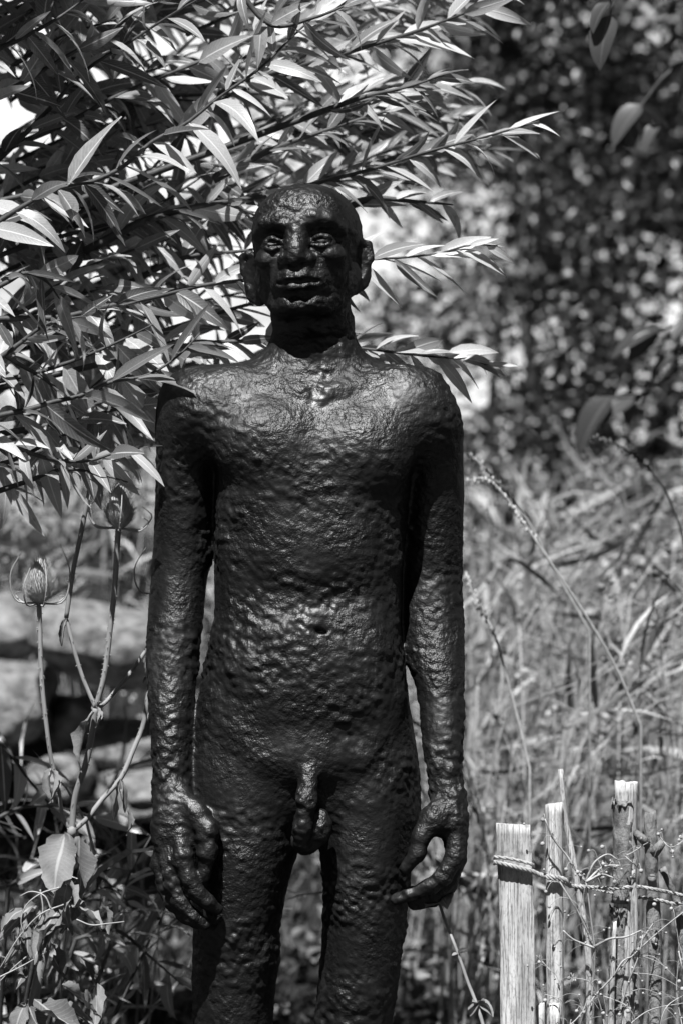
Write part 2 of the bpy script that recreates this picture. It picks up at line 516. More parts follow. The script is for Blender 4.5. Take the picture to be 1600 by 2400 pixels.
# ------------------------------------------------------------------ the statue: one continuous sculpted skin
def make_statue():
    X0 = lambda px: (px - 800) / PXM
    Z0 = lambda py: CAM_Z + (1200 - py) / PXM
    gx = np.arange(-0.335, 0.225, 0.0022, dtype=np.float32)
    gy = np.arange(-0.175, 0.150, 0.0022, dtype=np.float32)
    gzv = np.concatenate([np.arange(-0.03, 0.55, 0.006), np.arange(0.55, 0.735, 0.0035), np.arange(0.735, 1.02, 0.0023),
                          np.arange(1.02, 1.60, 0.0032), np.arange(1.60, 1.905, 0.0016)]).astype(np.float32)
    D = np.full((len(gx), len(gy), len(gzv)), 0.05, np.float32)

    def block(lo, hi, pad):
        sl = []
        for g, l, h in zip((gx, gy, gzv), lo, hi):
            i0 = max(0, np.searchsorted(g, l - pad)); i1 = min(len(g), np.searchsorted(g, h + pad) + 1)
            sl.append(slice(int(i0), int(i1)))
        sl = tuple(sl)
        return sl, gx[sl[0]][:, None, None], gy[sl[1]][None, :, None], gzv[sl[2]][None, None, :]

    def join(sl, d, k):
        a = D[sl]
        if k <= 0:
            np.minimum(a, d, out=a); return
        h = np.maximum(k - np.abs(a - d), 0) / k
        D[sl] = np.minimum(a, d) - h * h * k * 0.25

    def carve(sl, d, k):
        a = D[sl]; d = -d
        h = np.maximum(k - np.abs(a - d), 0) / k
        D[sl] = np.maximum(a, d) + h * h * k * 0.25

    def limb(rows, k=0.02, p=2.0):
        """rows: (photo y, left px, right px, centre depth, half depth) - a limb or trunk that runs downwards"""
        rows = sorted(rows, key=lambda r: -r[0])
        z = np.array([Z0(r[0]) for r in rows])
        zz = np.linspace(z[0], z[-1], 240)
        col = lambda v: np.interp(zz, z, v)
        sm = lambda v: np.convolve(np.pad(v, 6, 'edge'), np.hanning(15)[1:-1] / np.hanning(15)[1:-1].sum(), 'valid')
        cx = sm(col([(X0(r[1]) + X0(r[2])) / 2 for r in rows])); hw = sm(col([(r[2] - r[1]) / 2 / PXM for r in rows]))
        cy = sm(col([r[3] for r in rows])); hd = sm(col([r[4] for r in rows]))
        sl, x, y, zg = block((min(cx - hw), min(cy - hd), z[0]), (max(cx + hw), max(cy + hd), z[-1]), k + 0.01)
        zf = zg.ravel()
        g = lambda v: np.interp(zf, zz, v)[None, None, :].astype(np.float32)
        u, v = np.abs(x - g(cx)) / g(hw), np.abs(y - g(cy)) / g(hd)
        q = np.sqrt(u * u + v * v) if p == 2 else (u ** p + v ** p) ** (1 / p)
        if p == 2:
            k1 = np.sqrt((u / g(hw)) ** 2 + (v / g(hd)) ** 2) + 1e-6
            d = q * (q - 1) / k1
        else:
            d = (q - 1) * np.minimum(g(hw), g(hd))
        d = np.maximum(d, np.maximum(zg - z[-1], z[0] - zg))
        join(sl, d.astype(np.float32), k)

    def cone(a, b, ra, rb, k=0.01, op=join):
        a, b = np.asarray(tuple(a), np.float32), np.asarray(tuple(b), np.float32)
        lo = np.minimum(a - ra, b - rb); hi = np.maximum(a + ra, b + rb)
        sl, x, y, z = block(lo, hi, k + 0.006)
        ba = b - a; L2 = float(ba @ ba) + 1e-9
        t = np.clip(((x - a[0]) * ba[0] + (y - a[1]) * ba[1] + (z - a[2]) * ba[2]) / L2, 0, 1)
        d = np.sqrt((x - a[0] - t * ba[0]) ** 2 + (y - a[1] - t * ba[1]) ** 2 + (z - a[2] - t * ba[2]) ** 2) - (ra + t * (rb - ra))
        op(sl, d.astype(np.float32), k)

    def chain(pts, rs, k=0.008, op=join):
        for p0, p1, r0, r1 in zip(pts[:-1], pts[1:], rs[:-1], rs[1:]):
            cone(p0, p1, r0, r1, k, op)

    def ell(c, r, k=0.02, op=join, rot=None):
        c, r = np.asarray(tuple(c), np.float32), np.asarray(r, np.float32)
        m = float(r.max())
        ext = np.full(3, m) if rot is not None else r
        sl, x, y, z = block(c - ext, c + ext, k + 0.006)
        x, y, z = x - c[0], y - c[1], z - c[2]
        if rot is not None:
            Q = np.array(rot.transposed(), np.float32)
            x, y, z = (Q[0, 0] * x + Q[0, 1] * y + Q[0, 2] * z, Q[1, 0] * x + Q[1, 1] * y + Q[1, 2] * z, Q[2, 0] * x + Q[2, 1] * y + Q[2, 2] * z)
        k0 = np.sqrt((x / r[0]) ** 2 + (y / r[1]) ** 2 + (z / r[2]) ** 2)
        k1 = np.sqrt((x / r[0] ** 2) ** 2 + (y / r[1] ** 2) ** 2 + (z / r[2] ** 2) ** 2) + 1e-5
        op(sl, (k0 * (k0 - 1) / k1).astype(np.float32), k)

    S = lambda px, py, y: (X0(px), y, Z0(py))

    # trunk of the body
    limb([(775, 690, 780, .012, .022), (800, 664, 804, .014, .036), (822, 640, 828, .016, .046), (838, 604, 856, .018, .052), (856, 548, 900, .018, .060), (880, 470, 955, .016, .072), (920, 438, 1010, .014, .088), (1000, 470, 995, .006, .108),
          (1060, 508, 972, .002, .118), (1150, 507, 958, 0, .120), (1250, 504, 946, 0, .112), (1350, 503, 940, -.003, .104),
          (1450, 504, 938, -.008, .102), (1490, 496, 939, -.010, .103), (1551, 486, 945, -.010, .106), (1607, 473, 955, -.008, .108),
          (1679, 458, 961, -.004, .110), (1714, 452, 967, -.002, .110), (1800, 446, 974, .002, .106), (1880, 447, 973, .006, .095), (1930, 455, 968, .010, .075), (1960, 520, 930, .012, .05)], 0.03, 2.5)
    # legs
    limb([(1690, 500, 680, .0, .05), (1760, 470, 700, -.002, .078), (1820, 452, 708, -.006, .088), (1900, 446, 712, -.008, .092), (1986, 448, 701, -.008, .092), (2057, 450, 680, -.008, .089), (2108, 452, 667, -.006, .086), (2169, 453.5, 659, -.004, .083),
          (2261, 451, 654, 0, .078), (2312, 450, 646, .002, .076), (2399, 454, 639, .004, .072), (2560, 470, 628, .0, .066), (2680, 474, 628, .012, .062), (2820, 468, 634, .03, .062),
          (3000, 486, 622, .03, .05), (3180, 508, 602, .022, .036), (3330, 508, 602, .01, .042)], 0.03)
    limb([(1690, 760, 930, .0, .05), (1760, 745, 955, -.002, .078), (1820, 742, 968, -.006, .087), (1900, 742, 973, -.008, .092), (1981, 750, 968, -.008, .092), (2057, 755, 961, -.008, .089), (2134, 757, 952, -.005, .085), (2210, 754, 944, -.002, .081),
          (2287, 749, 935, .001, .077), (2363, 741, 923, .003, .073), (2399, 736, 919, .004, .072), (2560, 742, 900, .0, .066), (2680, 742, 896, .012, .062), (2820, 736, 900, .03, .062),
          (3000, 752, 886, .03, .05), (3180, 768, 862, .022, .036), (3330, 768, 862, .01, .042)], 0.03)
    for px in (545, 825):
        ell((X0(px), -0.05, 0.03), (0.045, 0.115, 0.035), 0.03)
        cone((X0(px), .03, 0.03), (X0(px), -.13, 0.015), 0.034, 0.024, 0.02)
    # arms
    limb([(888, 425, 478, .016, .030), (896, 408, 492, .016, .040), (914, 391, 505, .016, .050), (950, 376, 520, .016, .058), (1014, 368, 522, .018, .060), (1106, 366, 512, .022, .057),
          (1200, 361, 503, .028, .053), (1259, 358, 500, .032, .051), (1304, 355, 497, .034, .050), (1352, 352, 484, .032, .049), (1429, 345.5, 478, .022, .048),
          (1480, 345, 473, .012, .046), (1556, 345.5, 465, -.006, .043), (1633, 350, 456, -.024, .038), (1709, 354, 451, -.042, .033), (1802, 361, 450, -.058, .028), (1870, 363, 455, -.066, .026)], 0.012)
    limb([(893, 945, 1000, .014, .034), (905, 935, 1012, .014, .044), (922, 928, 1029, .014, .052), (958, 930, 1060, .014, .058), (1004, 938, 1078, .016, .060), (1065, 948, 1085, .020, .057),
          (1157, 944, 1089, .027, .053), (1259, 939, 1085, .036, .050), (1352, 936, 1082, .042, .050), (1408, 938, 1084, .036, .052), (1454, 939, 1089, .026, .050),
          (1515, 946, 1088.5, .010, .047), (1561, 958, 1088, -.002, .044), (1597, 970, 1087, -.012, .041), (1638, 977, 1086, -.022, .038), (1689, 983, 1085, -.036, .034),
          (1750, 988, 1084, -.050, .030), (1802, 997, 1085, -.060, .028), (1870, 1004, 1085, -.068, .026)], 0.012)
    # chest: pectorals, collar bones, breast bone, ribs, hips, groin
    ell(S(632, 1040, -.072), (.082, .048, .064), 0.022)
    ell(S(850, 1060, -.072), (.074, .048, .066), 0.022)
    cone(S(722, 925, -.074), S(560, 890, -.035), .010, .012, 0.02)
    cone(S(752, 925, -.074), S(925, 895, -.035), .010, .012, 0.02)
    ell(S(738, 915, -.094), (.014, .016, .014), 0.015, carve)
    chain([S(738, 960, -.124), S(738, 1090, -.134), S(733, 1180, -.134)], [.006, .007, .008], 0.016, carve)
    for i, py in enumerate((1195, 1245, 1295)):
        for px, s in ((600, -1), (850, 1)):
            cone(S(px - s * 45, py - 12, -.094 + .004 * i), S(px + s * 55, py + 14, -.055), .010, .011, 0.022)
    ell(S(735, 1290, -.088), (.075, .024, .06), 0.03)
    ell(S(735, 1560, -.082), (.105, .036, .085), 0.04)
    ell(S(753, 1477, -.112), (.009, .005, .0050), 0.014, carve)
    ell(S(752, 1490, -.110), (.014, .008, .005), 0.008)
    cone(S(535, 1640, -.060), S(615, 1760, -.088), .014, .013, 0.03)
    ell(S(452, 985, .0), (.045, .055, .060), 0.035)
    ell(S(992, 998, .0), (.045, .055, .060), 0.035)
    cone(S(905, 1635, -.060), S(845, 1760, -.088), .014, .013, 0.03)
    ell(S(725, 1765, -.088), (.055, .028, .034), 0.03)
    # sex, as plainly modelled as on the figure
    chain([S(727, 1798, -.110), S(720, 1860, -.127), S(712, 1925, -.128), S(708, 1958, -.122)], [.016, .0145, .0135, .011], 0.010)
    ell(S(752, 1922, -.106), (.017, .020, .028), 0.010)
    ell(S(718, 1958, -.100), (.022, .020, .019), 0.010)
    # viewer's left hand: its fingers close on the front of the thigh
    ell(S(404, 1925, -.084), (.028, .026, .056), 0.014)
    ell(S(452, 1925, -.094), (.030, .017, .040), 0.016)
    chain([S(425, 1850, -.080), S(468, 1893, -.100), S(496, 1928, -.110)], [.015, .0165, .0140], 0.012)
    chain([S(492, 1926, -.110), S(494, 1980, -.115), S(486, 2036, -.113)], [.0140, .0130, .0095], 0.012)
    chain([S(430, 1945, -.102), S(437, 1990, -.112), S(452, 2040, -.118), S(470, 2072, -.117), S(494, 2094, -.111), S(516, 2112, -.102)], [.014, .0150, .0122, .0120, .0108, .0088], 0.007)
    chain([S(408, 1955, -.094), S(410, 2005, -.101), S(413, 2056, -.107), S(432, 2098, -.111), S(458, 2126, -.109), S(486, 2145, -.102)], [.014, .0140, .0120, .0120, .0108, .0088], 0.007)
    chain([S(394, 1960, -.076), S(389, 2010, -.082), S(394, 2066, -.086), S(412, 2102, -.090), S(441, 2127, -.092), S(468, 2146, -.090)], [.013, .0135, .0115, .0112, .0102, .0085], 0.007)
    chain([S(386, 1960, -.058), S(381, 2015, -.062), S(390, 2060, -.064), S(410, 2098, -.070), S(438, 2124, -.074)], [.011, .011, .0100, .0098, .009], 0.007)
    # viewer's right hand: thumb and curled fingers, open to the camera
    ell(S(1060, 1915, -.076), (.021, .031, .058), 0.014)
    ell(S(1028, 1905, -.092), (.030, .017, .026), 0.016)
    chain([S(1040, 1868, -.084), S(1013, 1903, -.100), S(983, 1943, -.108)], [.0165, .0180, .0145], 0.012)
    chain([S(983, 1943, -.108), S(972, 1984, -.110), S(947, 2018, -.105)], [.0130, .0118, .0092], 0.006)
    chain([S(1060, 1945, -.092), S(1062, 1990, -.099), S(1034, 2038, -.101), S(1005, 2060, -.098), S(956, 2080, -.093), S(926, 2092, -.088)], [.0150, .0142, .0125, .0122, .0110, .0090], 0.005)
    chain([S(1064, 1945, -.072), S(1067, 2000, -.075), S(1048, 2056, -.075), S(1012, 2084, -.073), S(966, 2102, -.068)], [.0150, .0140, .0125, .0120, .0098], 0.005)
    chain([S(1066, 1945, -.054), S(1067, 2004, -.052), S(1048, 2068, -.052), S(1012, 2098, -.050), S(970, 2110, -.048)], [.0135, .0128, .0118, .0115, .0098], 0.005)
    chain([S(1066, 1945, -.040), S(1062, 1995, -.034), S(1044, 2056, -.032), S(1010, 2092, -.032)], [.0120, .0115, .010, .0095], 0.005)

    # neck
    limb([(690, 655, 812, .022, .050), (745, 645, 823, .018, .054), (800, 644, 825, .014, .058), (835, 640, 832, .012, .062), (870, 628, 842, .012, .060), (900, 640, 830, .014, .045)], 0.05)
    ell(S(515, 965, -.030), (.062, .048, .055), 0.045)
    ell(S(958, 965, -.030), (.062, .048, .055), 0.045)
    ell(S(490, 915, .008), (.060, .052, .026), 0.04)
    ell(S(944, 918, .008), (.046, .052, .024), 0.04)
    ell(S(733, 822, -.046), (.012, .012, .018), 0.015)
    # head, in its own frame: turned to the viewer's left, tilted and chin raised
    RH = (Matrix.Rotation(R(-9), 3, 'Z') @ Matrix.Rotation(R(-3), 3, 'Y') @ Matrix.Rotation(R(-1.5), 3, 'X'))
    HC = Vector((X0(719), 0.0, Z0(588)))
    H = lambda x, y, z: tuple(HC + RH @ Vector((x, y, z)))
    ell(H(0, .012, .026), (.0845, .098, .079), 0.02, rot=RH)
    ell(H(0, -.014, -.038), (.0690, .072, .068), 0.03, rot=RH)
    ell(H(0, -.050, .046), (.062, .040, .042), 0.03, rot=RH)                 # forehead
    cone(H(-.062, .0, -.045), H(-.030, -.055, -.087), .020, .018, 0.02)      # jaw line
    cone(H(.062, .0, -.045), H(.030, -.055, -.087), .020, .018, 0.02)
    ell(H(0, -.076, -.088), (.030, .021, .0165), 0.016, rot=RH)              # chin
    for s in (-1, 1):
        ell(H(s * .037, -.105, .016), (.022, .019, .012), 0.014, carve, rot=RH)    # eye socket
        ell(H(s * .046, -.066, -.018), (.022, .022, .014), 0.018, rot=RH)          # cheek bone
        ell(H(s * .037, -.070, -.010), (.020, .012, .010), 0.012, rot=RH)
    for s in (-1, 1):                                                              # brows hang over the eyes
        chain([H(s * .064, -.060, .022), H(s * .048, -.080, .036), H(s * .028, -.088, .038), H(s * .012, -.090, .032)], [.007, .0085, .009, .008], 0.012)
        ell(H(s * .0375, -.0780, .0045), (.0155, .0128, .0122), 0.005, rot=RH)      # eyeball
        chain([H(s * .022, -.0835, .002), H(s * .030, -.0880, .0090), H(s * .038, -.0892, .0112), H(s * .047, -.0855, .0088), H(s * .053, -.076, .003)], [.0020, .0026, .0030, .0026, .0020], 0.005)
        chain([H(s * .022, -.0835, .002), H(s * .030, -.0880, -.0024), H(s * .038, -.0888, -.0042), H(s * .046, -.0850, -.0024), H(s * .053, -.076, .002)], [.0018, .0022, .0024, .0022, .0018], 0.005)
        chain([H(s * .023, -.0865, .0040), H(s * .038, -.0910, .0072), H(s * .052, -.0815, .0040)], [.0010, .0014, .0010], 0.002, carve)
        chain([H(s * .023, -.0865, .0008), H(s * .038, -.0910, -.0008), H(s * .052, -.0815, .0008)], [.0010, .0014, .0010], 0.002, carve)
    chain([H(0, -.088, .026), H(0, -.092, .008), H(0, -.100, -.012), H(0, -.103, -.020)], [.0115, .0110, .0130, .0135], 0.016)  # nose
    for s in (-1, 1):
        ell(H(s * .0175, -.0945, -.0225), (.0105, .0125, .0095), 0.008, rot=RH)
        ell(H(s * .009, -.1010, -.0325), (.0050, .007, .0040), 0.003, carve, rot=RH)
    ell(H(0, -.072, -.052), (.042, .030, .026), 0.02, rot=RH)                # muzzle
    cone(H(-.010, -.097, -.043), H(.010, -.097, -.043), .006, .006, 0.008)
    chain([H(-.026, -.088, -.0530), H(-.012, -.101, -.0495), H(0, -.1025, -.0505), H(.012, -.101, -.0495), H(.026, -.088, -.0530)], [.0045, .0068, .0066, .0068, .0045], 0.005)
    chain([H(-.025, -.087, -.0615), H(-.010, -.0995, -.0650), H(.010, -.0995, -.0650), H(.025, -.087, -.0615)], [.004, .0064, .0064, .004], 0.005)
    chain([H(-.030, -.090, -.0565), H(-.012, -.1065, -.0570), H(.012, -.1065, -.0570), H(.030, -.090, -.0565)], [.0022, .0030, .0030, .0022], 0.004, carve)
    chain([H(-.020, -.096, -.0760), H(.020, -.096, -.0760)], [.006, .006], 0.010, carve)
    # ears: rim, bowl and lobe; the viewer's right one stands out and shows its front
    def ear(s, base, up, out, hgt):
        B = Vector(H(*base)); U = (RH @ Vector(up)).normalized(); O = (RH @ Vector(out)).normalized(); T = U.cross(O).normalized()
        q = lambda u, v, w=0: tuple(B + U * (u * hgt) + O * (v * hgt) + T * (w * hgt))
        Rm = Matrix((O, T, U)).transposed()
        ell(q(.02, .20), (.32 * hgt, .0075, .50 * hgt), 0.006, rot=Rm)
        rim = [q(.10, -.02), q(.40, .06), q(.52, .24), q(.45, .44), q(.18, .50), q(-.12, .40), q(-.36, .26)]
        chain(rim, [.0050, .0055, .0060, .0062, .0058, .0052, .005], 0.004)
        chain([q(.30, .36), q(.05, .38), q(-.16, .28)], [.0035, .0045, .004], 0.004)
        ell(q(-.42, .17), (.0105, .0075, .0115), 0.006, rot=Rm)
        for w in (-.09, .09):
            ell(q(.0, .20, w), (.010, .0045, .018), 0.005, carve, rot=Rm)
    ear(1, (.060, .004, -.029), (.10, .10, 1), (.86, .5, .05), .076)
    ear(-1, (-.073, .010, -.036), (-.16, .12, 1), (-.80, .6, .05), .078)

    # ---- skin: surface nets on the grid
    sgn = D < 0
    c = sgn[:-1, :-1, :-1].astype(np.int8)
    for dx, dy, dz in ((1, 0, 0), (0, 1, 0), (0, 0, 1), (1, 1, 0), (1, 0, 1), (0, 1, 1), (1, 1, 1)):
        c = c + sgn[dx:D.shape[0] - 1 + dx, dy:D.shape[1] - 1 + dy, dz:D.shape[2] - 1 + dz]
    act = (c > 0) & (c < 8)
    ii = np.argwhere(act)
    idx = np.full(act.shape, -1, np.int32)
    idx[act] = np.arange(len(ii))
    corners = [(i, j, k) for i in (0, 1) for j in (0, 1) for k in (0, 1)]
    val = np.stack([D[ii[:, 0] + a_, ii[:, 1] + b_, ii[:, 2] + c_] for a_, b_, c_ in corners], 1)
    acc = np.zeros((len(ii), 3), np.float32); cnt = np.zeros(len(ii), np.float32)
    cs = np.array(corners, np.float32)
    for p0 in range(8):
        for p1 in range(p0 + 1, 8):
            if np.abs(cs[p0] - cs[p1]).sum() != 1: continue
            v0, v1 = val[:, p0], val[:, p1]
            m_ = (v0 < 0) != (v1 < 0)
            t = np.where(m_, v0 / np.where(v0 == v1, 1, v0 - v1), 0)
            acc += np.where(m_[:, None], cs[p0] + t[:, None] * (cs[p1] - cs[p0]), 0); cnt += m_
    f = acc / np.maximum(cnt, 1)[:, None]
    g1 = lambda g, i_, f_: g[i_] + f_ * (g[np.minimum(i_ + 1, len(g) - 1)] - g[i_])
    V = np.stack([g1(gx, ii[:, 0], f[:, 0]), g1(gy, ii[:, 1], f[:, 1]), g1(gzv, ii[:, 2], f[:, 2])], 1)
    quads = []
    for ax in range(3):
        s0 = [slice(1, -1)] * 3; s1 = [slice(1, -1)] * 3
        s0[ax] = slice(0, -1); s1[ax] = slice(1, None)
        A, Bv = sgn[tuple(s0)], sgn[tuple(s1)]
        e_ = np.argwhere(A != Bv)
        fl = A[tuple(e_.T)]
        off = np.array([0 if i == ax else 1 for i in range(3)])
        b_ = e_ + off
        o1, o2 = [i for i in range(3) if i != ax]
        d1 = np.zeros(3, int); d1[o1] = 1
        d2 = np.zeros(3, int); d2[o2] = 1
        qv = [idx[tuple((b_ - q).T)] for q in (d1 + d2, d2, 0 * d1, d1)]
        Q = np.stack(qv, 1)
        flip = fl if ax != 1 else ~fl
        Q[~flip] = Q[~flip][:, ::-1]
        quads.append(Q)
    F = np.vstack(quads)
    F = F[(F >= 0).all(1)]
    # relax a little, then rough it up like hand-worked clay
    def relax(V):
        s = np.zeros_like(V); n = np.zeros(len(V), np.float32)
        for a_, b_ in ((0, 1), (1, 2), (2, 3), (3, 0)):
            for c3 in range(3):
                s[:, c3] += np.bincount(F[:, a_], V[F[:, b_], c3], len(V)) + np.bincount(F[:, b_], V[F[:, a_], c3], len(V))
            n += np.bincount(F[:, a_], minlength=len(V)) + np.bincount(F[:, b_], minlength=len(V))
        return 0.5 * V + 0.5 * s / np.maximum(n, 1)[:, None]
    V = relax(relax(V))
    e1, e2 = V[F[:, 2]] - V[F[:, 0]], V[F[:, 3]] - V[F[:, 1]]
    fn = np.cross(e1, e2)
    Nn = np.zeros_like(V)
    for c4 in range(4):
        for c3 in range(3):
            Nn[:, c3] += np.bincount(F[:, c4], fn[:, c3], len(V))
    Nn /= np.linalg.norm(Nn, axis=1)[:, None] + 1e-12
    head = np.clip((V[:, 2] - 1.66) / 0.06, 0, 1)
    amp = 1 - 0.5 * head
    st = np.stack([V[:, 0] + 0.35 * V[:, 2], V[:, 1], V[:, 2]], 1)     # strokes slant a little
    d = 0.0022 * noise(V, 0.05, 1) + 0.0013 * noise(st, (0.016, 0.014, 0.0145), 2) + 0.0015 * noise(st, (0.0085, 0.0085, 0.0080), 5)
    lum = noise(V, 0.09, 9)
    d = d * amp * np.clip(0.85 + 1.0 * lum + 0.5 * noise(V, 0.03, 15), 0.15, 1.7) + 0.0004 * noise(V, 0.005, 8)
    V = V + Nn * d[:, None]
    me = np_mesh('statue', V, F, None, M_STATUE)
    o = link('statue', me)
    tag(o, 'rough black cast statue of a bald naked man standing with his arms at his sides', 'statue')
    return o


make_statue()


# ------------------------------------------------------------------ willow shrub
LEAVES = [leaf_template(6, w, a_, f_, wv, tw, 'lance', i) for i, (w, a_, f_, wv, tw) in enumerate(
    [(.20, .10, .3, .01, .2), (.24, .22, .25, .015, -.3), (.18, .05, .4, .01, .5), (.22, .35, .2, .03, -.15), (.27, .16, .3, .03, .35), (.19, .40, .35, .01, -.8), (.16, .3, .5, .02, .9), (.23, .5, .3, .03, -.4)])]
LEAF_ME = [np_mesh('willow_leaf', V, F, UV, M_WILLOW) for V, F, UV in LEAVES]
LIT_LEAF_ME = [np_mesh('lit_willow_leaf', V, F, UV, M_WILLOW_LIT) for V, F, UV in LEAVES]


def branch_leaves(P, n, l0, l1, spread=48, start=0.25, droop=0.25):
    """positions, directions, rolls and lengths of leaves set alternately along a shoot"""
    out = []
    T = np.gradient(P, axis=0); T /= np.linalg.norm(T, axis=1)[:, None]
    for i in range(n):
        t = start + (1 - start) * (i + 0.6 * random.random()) / n
        k = min(t, 0.995) * (len(P) - 1); k0 = int(k)
        p = P[k0] + (P[min(k0 + 1, len(P) - 1)] - P[k0]) * (k - k0)
        tg = T[k0]
        az = i * 2.4 + random.uniform(-.5, .5)
        s = np.cross(tg, (0, 0, 1.0)); s /= np.linalg.norm(s) + 1e-9
        u = np.cross(s, tg)
        side = math.cos(az) * s + math.sin(az) * u
        an = R(random.gauss(spread, 12)) * (1 - 0.45 * max(0, t - .8) / .2)
        d = math.cos(an) * tg + math.sin(an) * side + np.array([0, 0, -droop * random.uniform(-.25, 1.6 if p[0] > -.2 else 3.2)])
        L = random.uniform(l0, l1) * (1.28 if p[0] < -.2 else 1.15) * (0.6 if t > .93 else 1)
        if p[0] > 0: d[1] *= .35
        out.append((p, d / np.linalg.norm(d), random.gauss(-.95, .5) if p[0] > 0 else random.gauss(-.25, .95), L))
    return out


def px_branch(pts, y0, y1, n=26):
    m = len(pts)
    return spline([at(px, py, y0 + (y1 - y0) * i / (m - 1)) for i, (px, py) in enumerate(pts)], n)


def make_willow():
    root = empty('willow_shrub', (-1.75, 0.75, float(gz(-1.75, .75))))
    tag(root, 'big willow shrub with long narrow leaves arching in from the left behind the statue', 'shrub')
    inv = Matrix.Translation(-root.location)
    o3 = np.array(root.location)
    tb = Build()
    for k in range(5):
        top = o3 + (random.uniform(-.25, .1), random.uniform(-.3, .3), random.uniform(1.3, 1.9))
        tb.tube(spline([o3 * [1, 1, 1] - [0, 0, .05], (o3 + top) / 2 + [random.uniform(-.1, .1), 0, 0], top], 14) - o3, [.028, .012], 8)
    link('trunk', tb.mesh('trunk', M_TRUNK), root)
    #  polyline in the photo, depth at its ends, leaves, leaf length range, spread angle
    B = [
        ([(-60, 425), (0, 372), (110, 262), (204, 163), (310, 95), (408, 31), (500, -20)], .30, .12, 22, .06, .10, 45),
        ([(-40, 480), (77, 454), (224, 423), (286, 393), (357, 332), (434, 291), (510, 230), (612, 158), (689, 82), (775, 5)], .10, .12, 34, .065, .115, 45),
        ([(60, 330), (163, 286), (255, 235), (357, 189), (459, 148), (561, 97), (680, 10)], .30, .30, 26, .06, .10, 42),
        ([(200, 590), (347, 515), (460, 485), (600, 462), (746, 428), (872, 396), (1021, 350), (1125, 324), (1194, 304), (1262, 284)], .35, .12, 40, .065, .10, 38),
        ([(480, 200), (600, 180), (700, 155), (786, 132), (895, 98), (987, 69), (1056, 43), (1180, -5)], .35, .22, 34, .065, .10, 40),
        ([(45, 746), (149, 743), (247, 719), (357, 698), (480, 668), (582, 656), (720, 632), (866, 608), (952, 603), (1039, 591), (1102, 574), (1165, 576)], .15, .10, 40, .065, .095, 42),
        ([(260, 690), (430, 605), (590, 585), (700, 560)], .35, .4, 16, .05, .085, 45),
        ([(250, 850), (420, 812), (560, 800), (720, 806), (860, 818), (1000, 835), (1085, 842), (1150, 858)], .25, .2, 46, .06, .09, 38),
        ([(-40, 985), (0, 974), (65, 960), (125, 942), (190, 927), (253, 898), (351, 877), (417, 835), (470, 780)], -.06, .02, 20, .07, .13, 50),
        ([(-40, 1030), (0, 1040), (45, 1052), (119, 1076), (214, 1079), (275, 1060), (330, 1050)], -.02, -.02, 20, .055, .09, 55),
        ([(-40, 545), (60, 480), (130, 445), (230, 430), (300, 452)], -.10, -.10, 10, .07, .11, 45),
        ([(-40, 690), (20, 660), (60, 640), (110, 660), (140, 700)], -.10, -.06, 10, .06, .10, 50),
        ([(-30, 860), (40, 810), (110, 760), (200, 740)], .05, .05, 12, .06, .10, 50),
        ([(-40, 250), (60, 190), (160, 130), (280, 60), (360, -20)], .10, .2, 16, .06, .10, 45),
        ([(-40, 130), (50, 90), (140, 40), (220, -20)], .05, .1, 12, .06, .10, 50),
        ([(-30, 610), (80, 570), (200, 540), (330, 500), (450, 430), (520, 380)], .35, .45, 22, .06, .10, 45),
        ([(560, 330), (680, 290), (800, 250), (920, 215), (1020, 185)], .55, .5, 20, .06, .09, 30),
        ([(500, 420), (640, 350), (780, 300), (900, 262), (990, 240)], .30, .3, 20, .06, .09, 35),
        ([(760, 260), (860, 225), (950, 205), (1040, 175)], .2, .2, 10, .06, .09, 30),
        ([(820, 480), (880, 465), (950, 470), (1060, 480)], .3, .3, 8, .05, .08, 40),
        ([(-30, 1160), (60, 1130), (150, 1100), (230, 1110), (300, 1130)], .02, -.03, 12, .055, .09, 60),
        ([(-30, 760), (70, 720), (170, 640), (300, 590), (400, 560)], .25, .35, 20, .06, .10, 45),
        ([(560, -20), (640, 60), (740, 40), (860, -10)], .1, .1, 10, .06, .10, 60),
        ([(-40, 900), (60, 880), (160, 850), (280, 800), (360, 760)], .12, .1, 16, .06, .11, 60),
        ([(-40, 1100), (40, 1075), (110, 1040), (190, 1000)], .08, .05, 12, .06, .10, 70),
        ([(-40, 800), (40, 850), (120, 900), (170, 960), (190, 1040)], .10, .05, 14, .06, .10, 60),
        ([(100, 1000), (180, 985), (270, 960), (340, 950)], .05, .05, 10, .06, .09, 65),
    ]
    total = 0
    extra = []
    for pts, y0, y1, n, l0, l1, sp in B:
        P = px_branch(pts, y0, y1, 30)
        dv = P[0] - P[3]; dv /= np.linalg.norm(dv); ext = P[0] + dv * max(.12, (P[0][0] + .75) / max(.2, -dv[0]))
        Lw = np.vstack([spline([o3 + (0, 0, min(1.6, max(.5, ext[2] - .4))), ext, P[0]], 10)[:-1], P]) if y0 < .28 or P[0][0] < -.5 else P
        bb = Build()
        bb.tube(Lw - o3, [.0085, .005, .0036, .0025, .0012], 6)
        br = link('branch', bb.mesh('branch', M_TWIG), root)
        for p, d, roll, L in branch_leaves(P, n, l0, l1, sp, 0.0):
            q = np.array(p)
            if total >= 300 or q[0] < -0.60:
                extra.append((p, d, roll, L)); continue
            Mx = frames(np.array([d]), np.array([roll]))[0] * L
            M4 = Matrix(Mx.tolist()).to_4x4(); M4.translation = Vector(q - o3)
            link('leaf', random.choice(LIT_LEAF_ME if q[0] > .02 or random.random() < .12 else LEAF_ME), br, M4)  # sprays on the right take the copy with sunlight in its colour
            total += 1
    # the thicket of shoots behind: leaves beyond counting
    tw = Build()
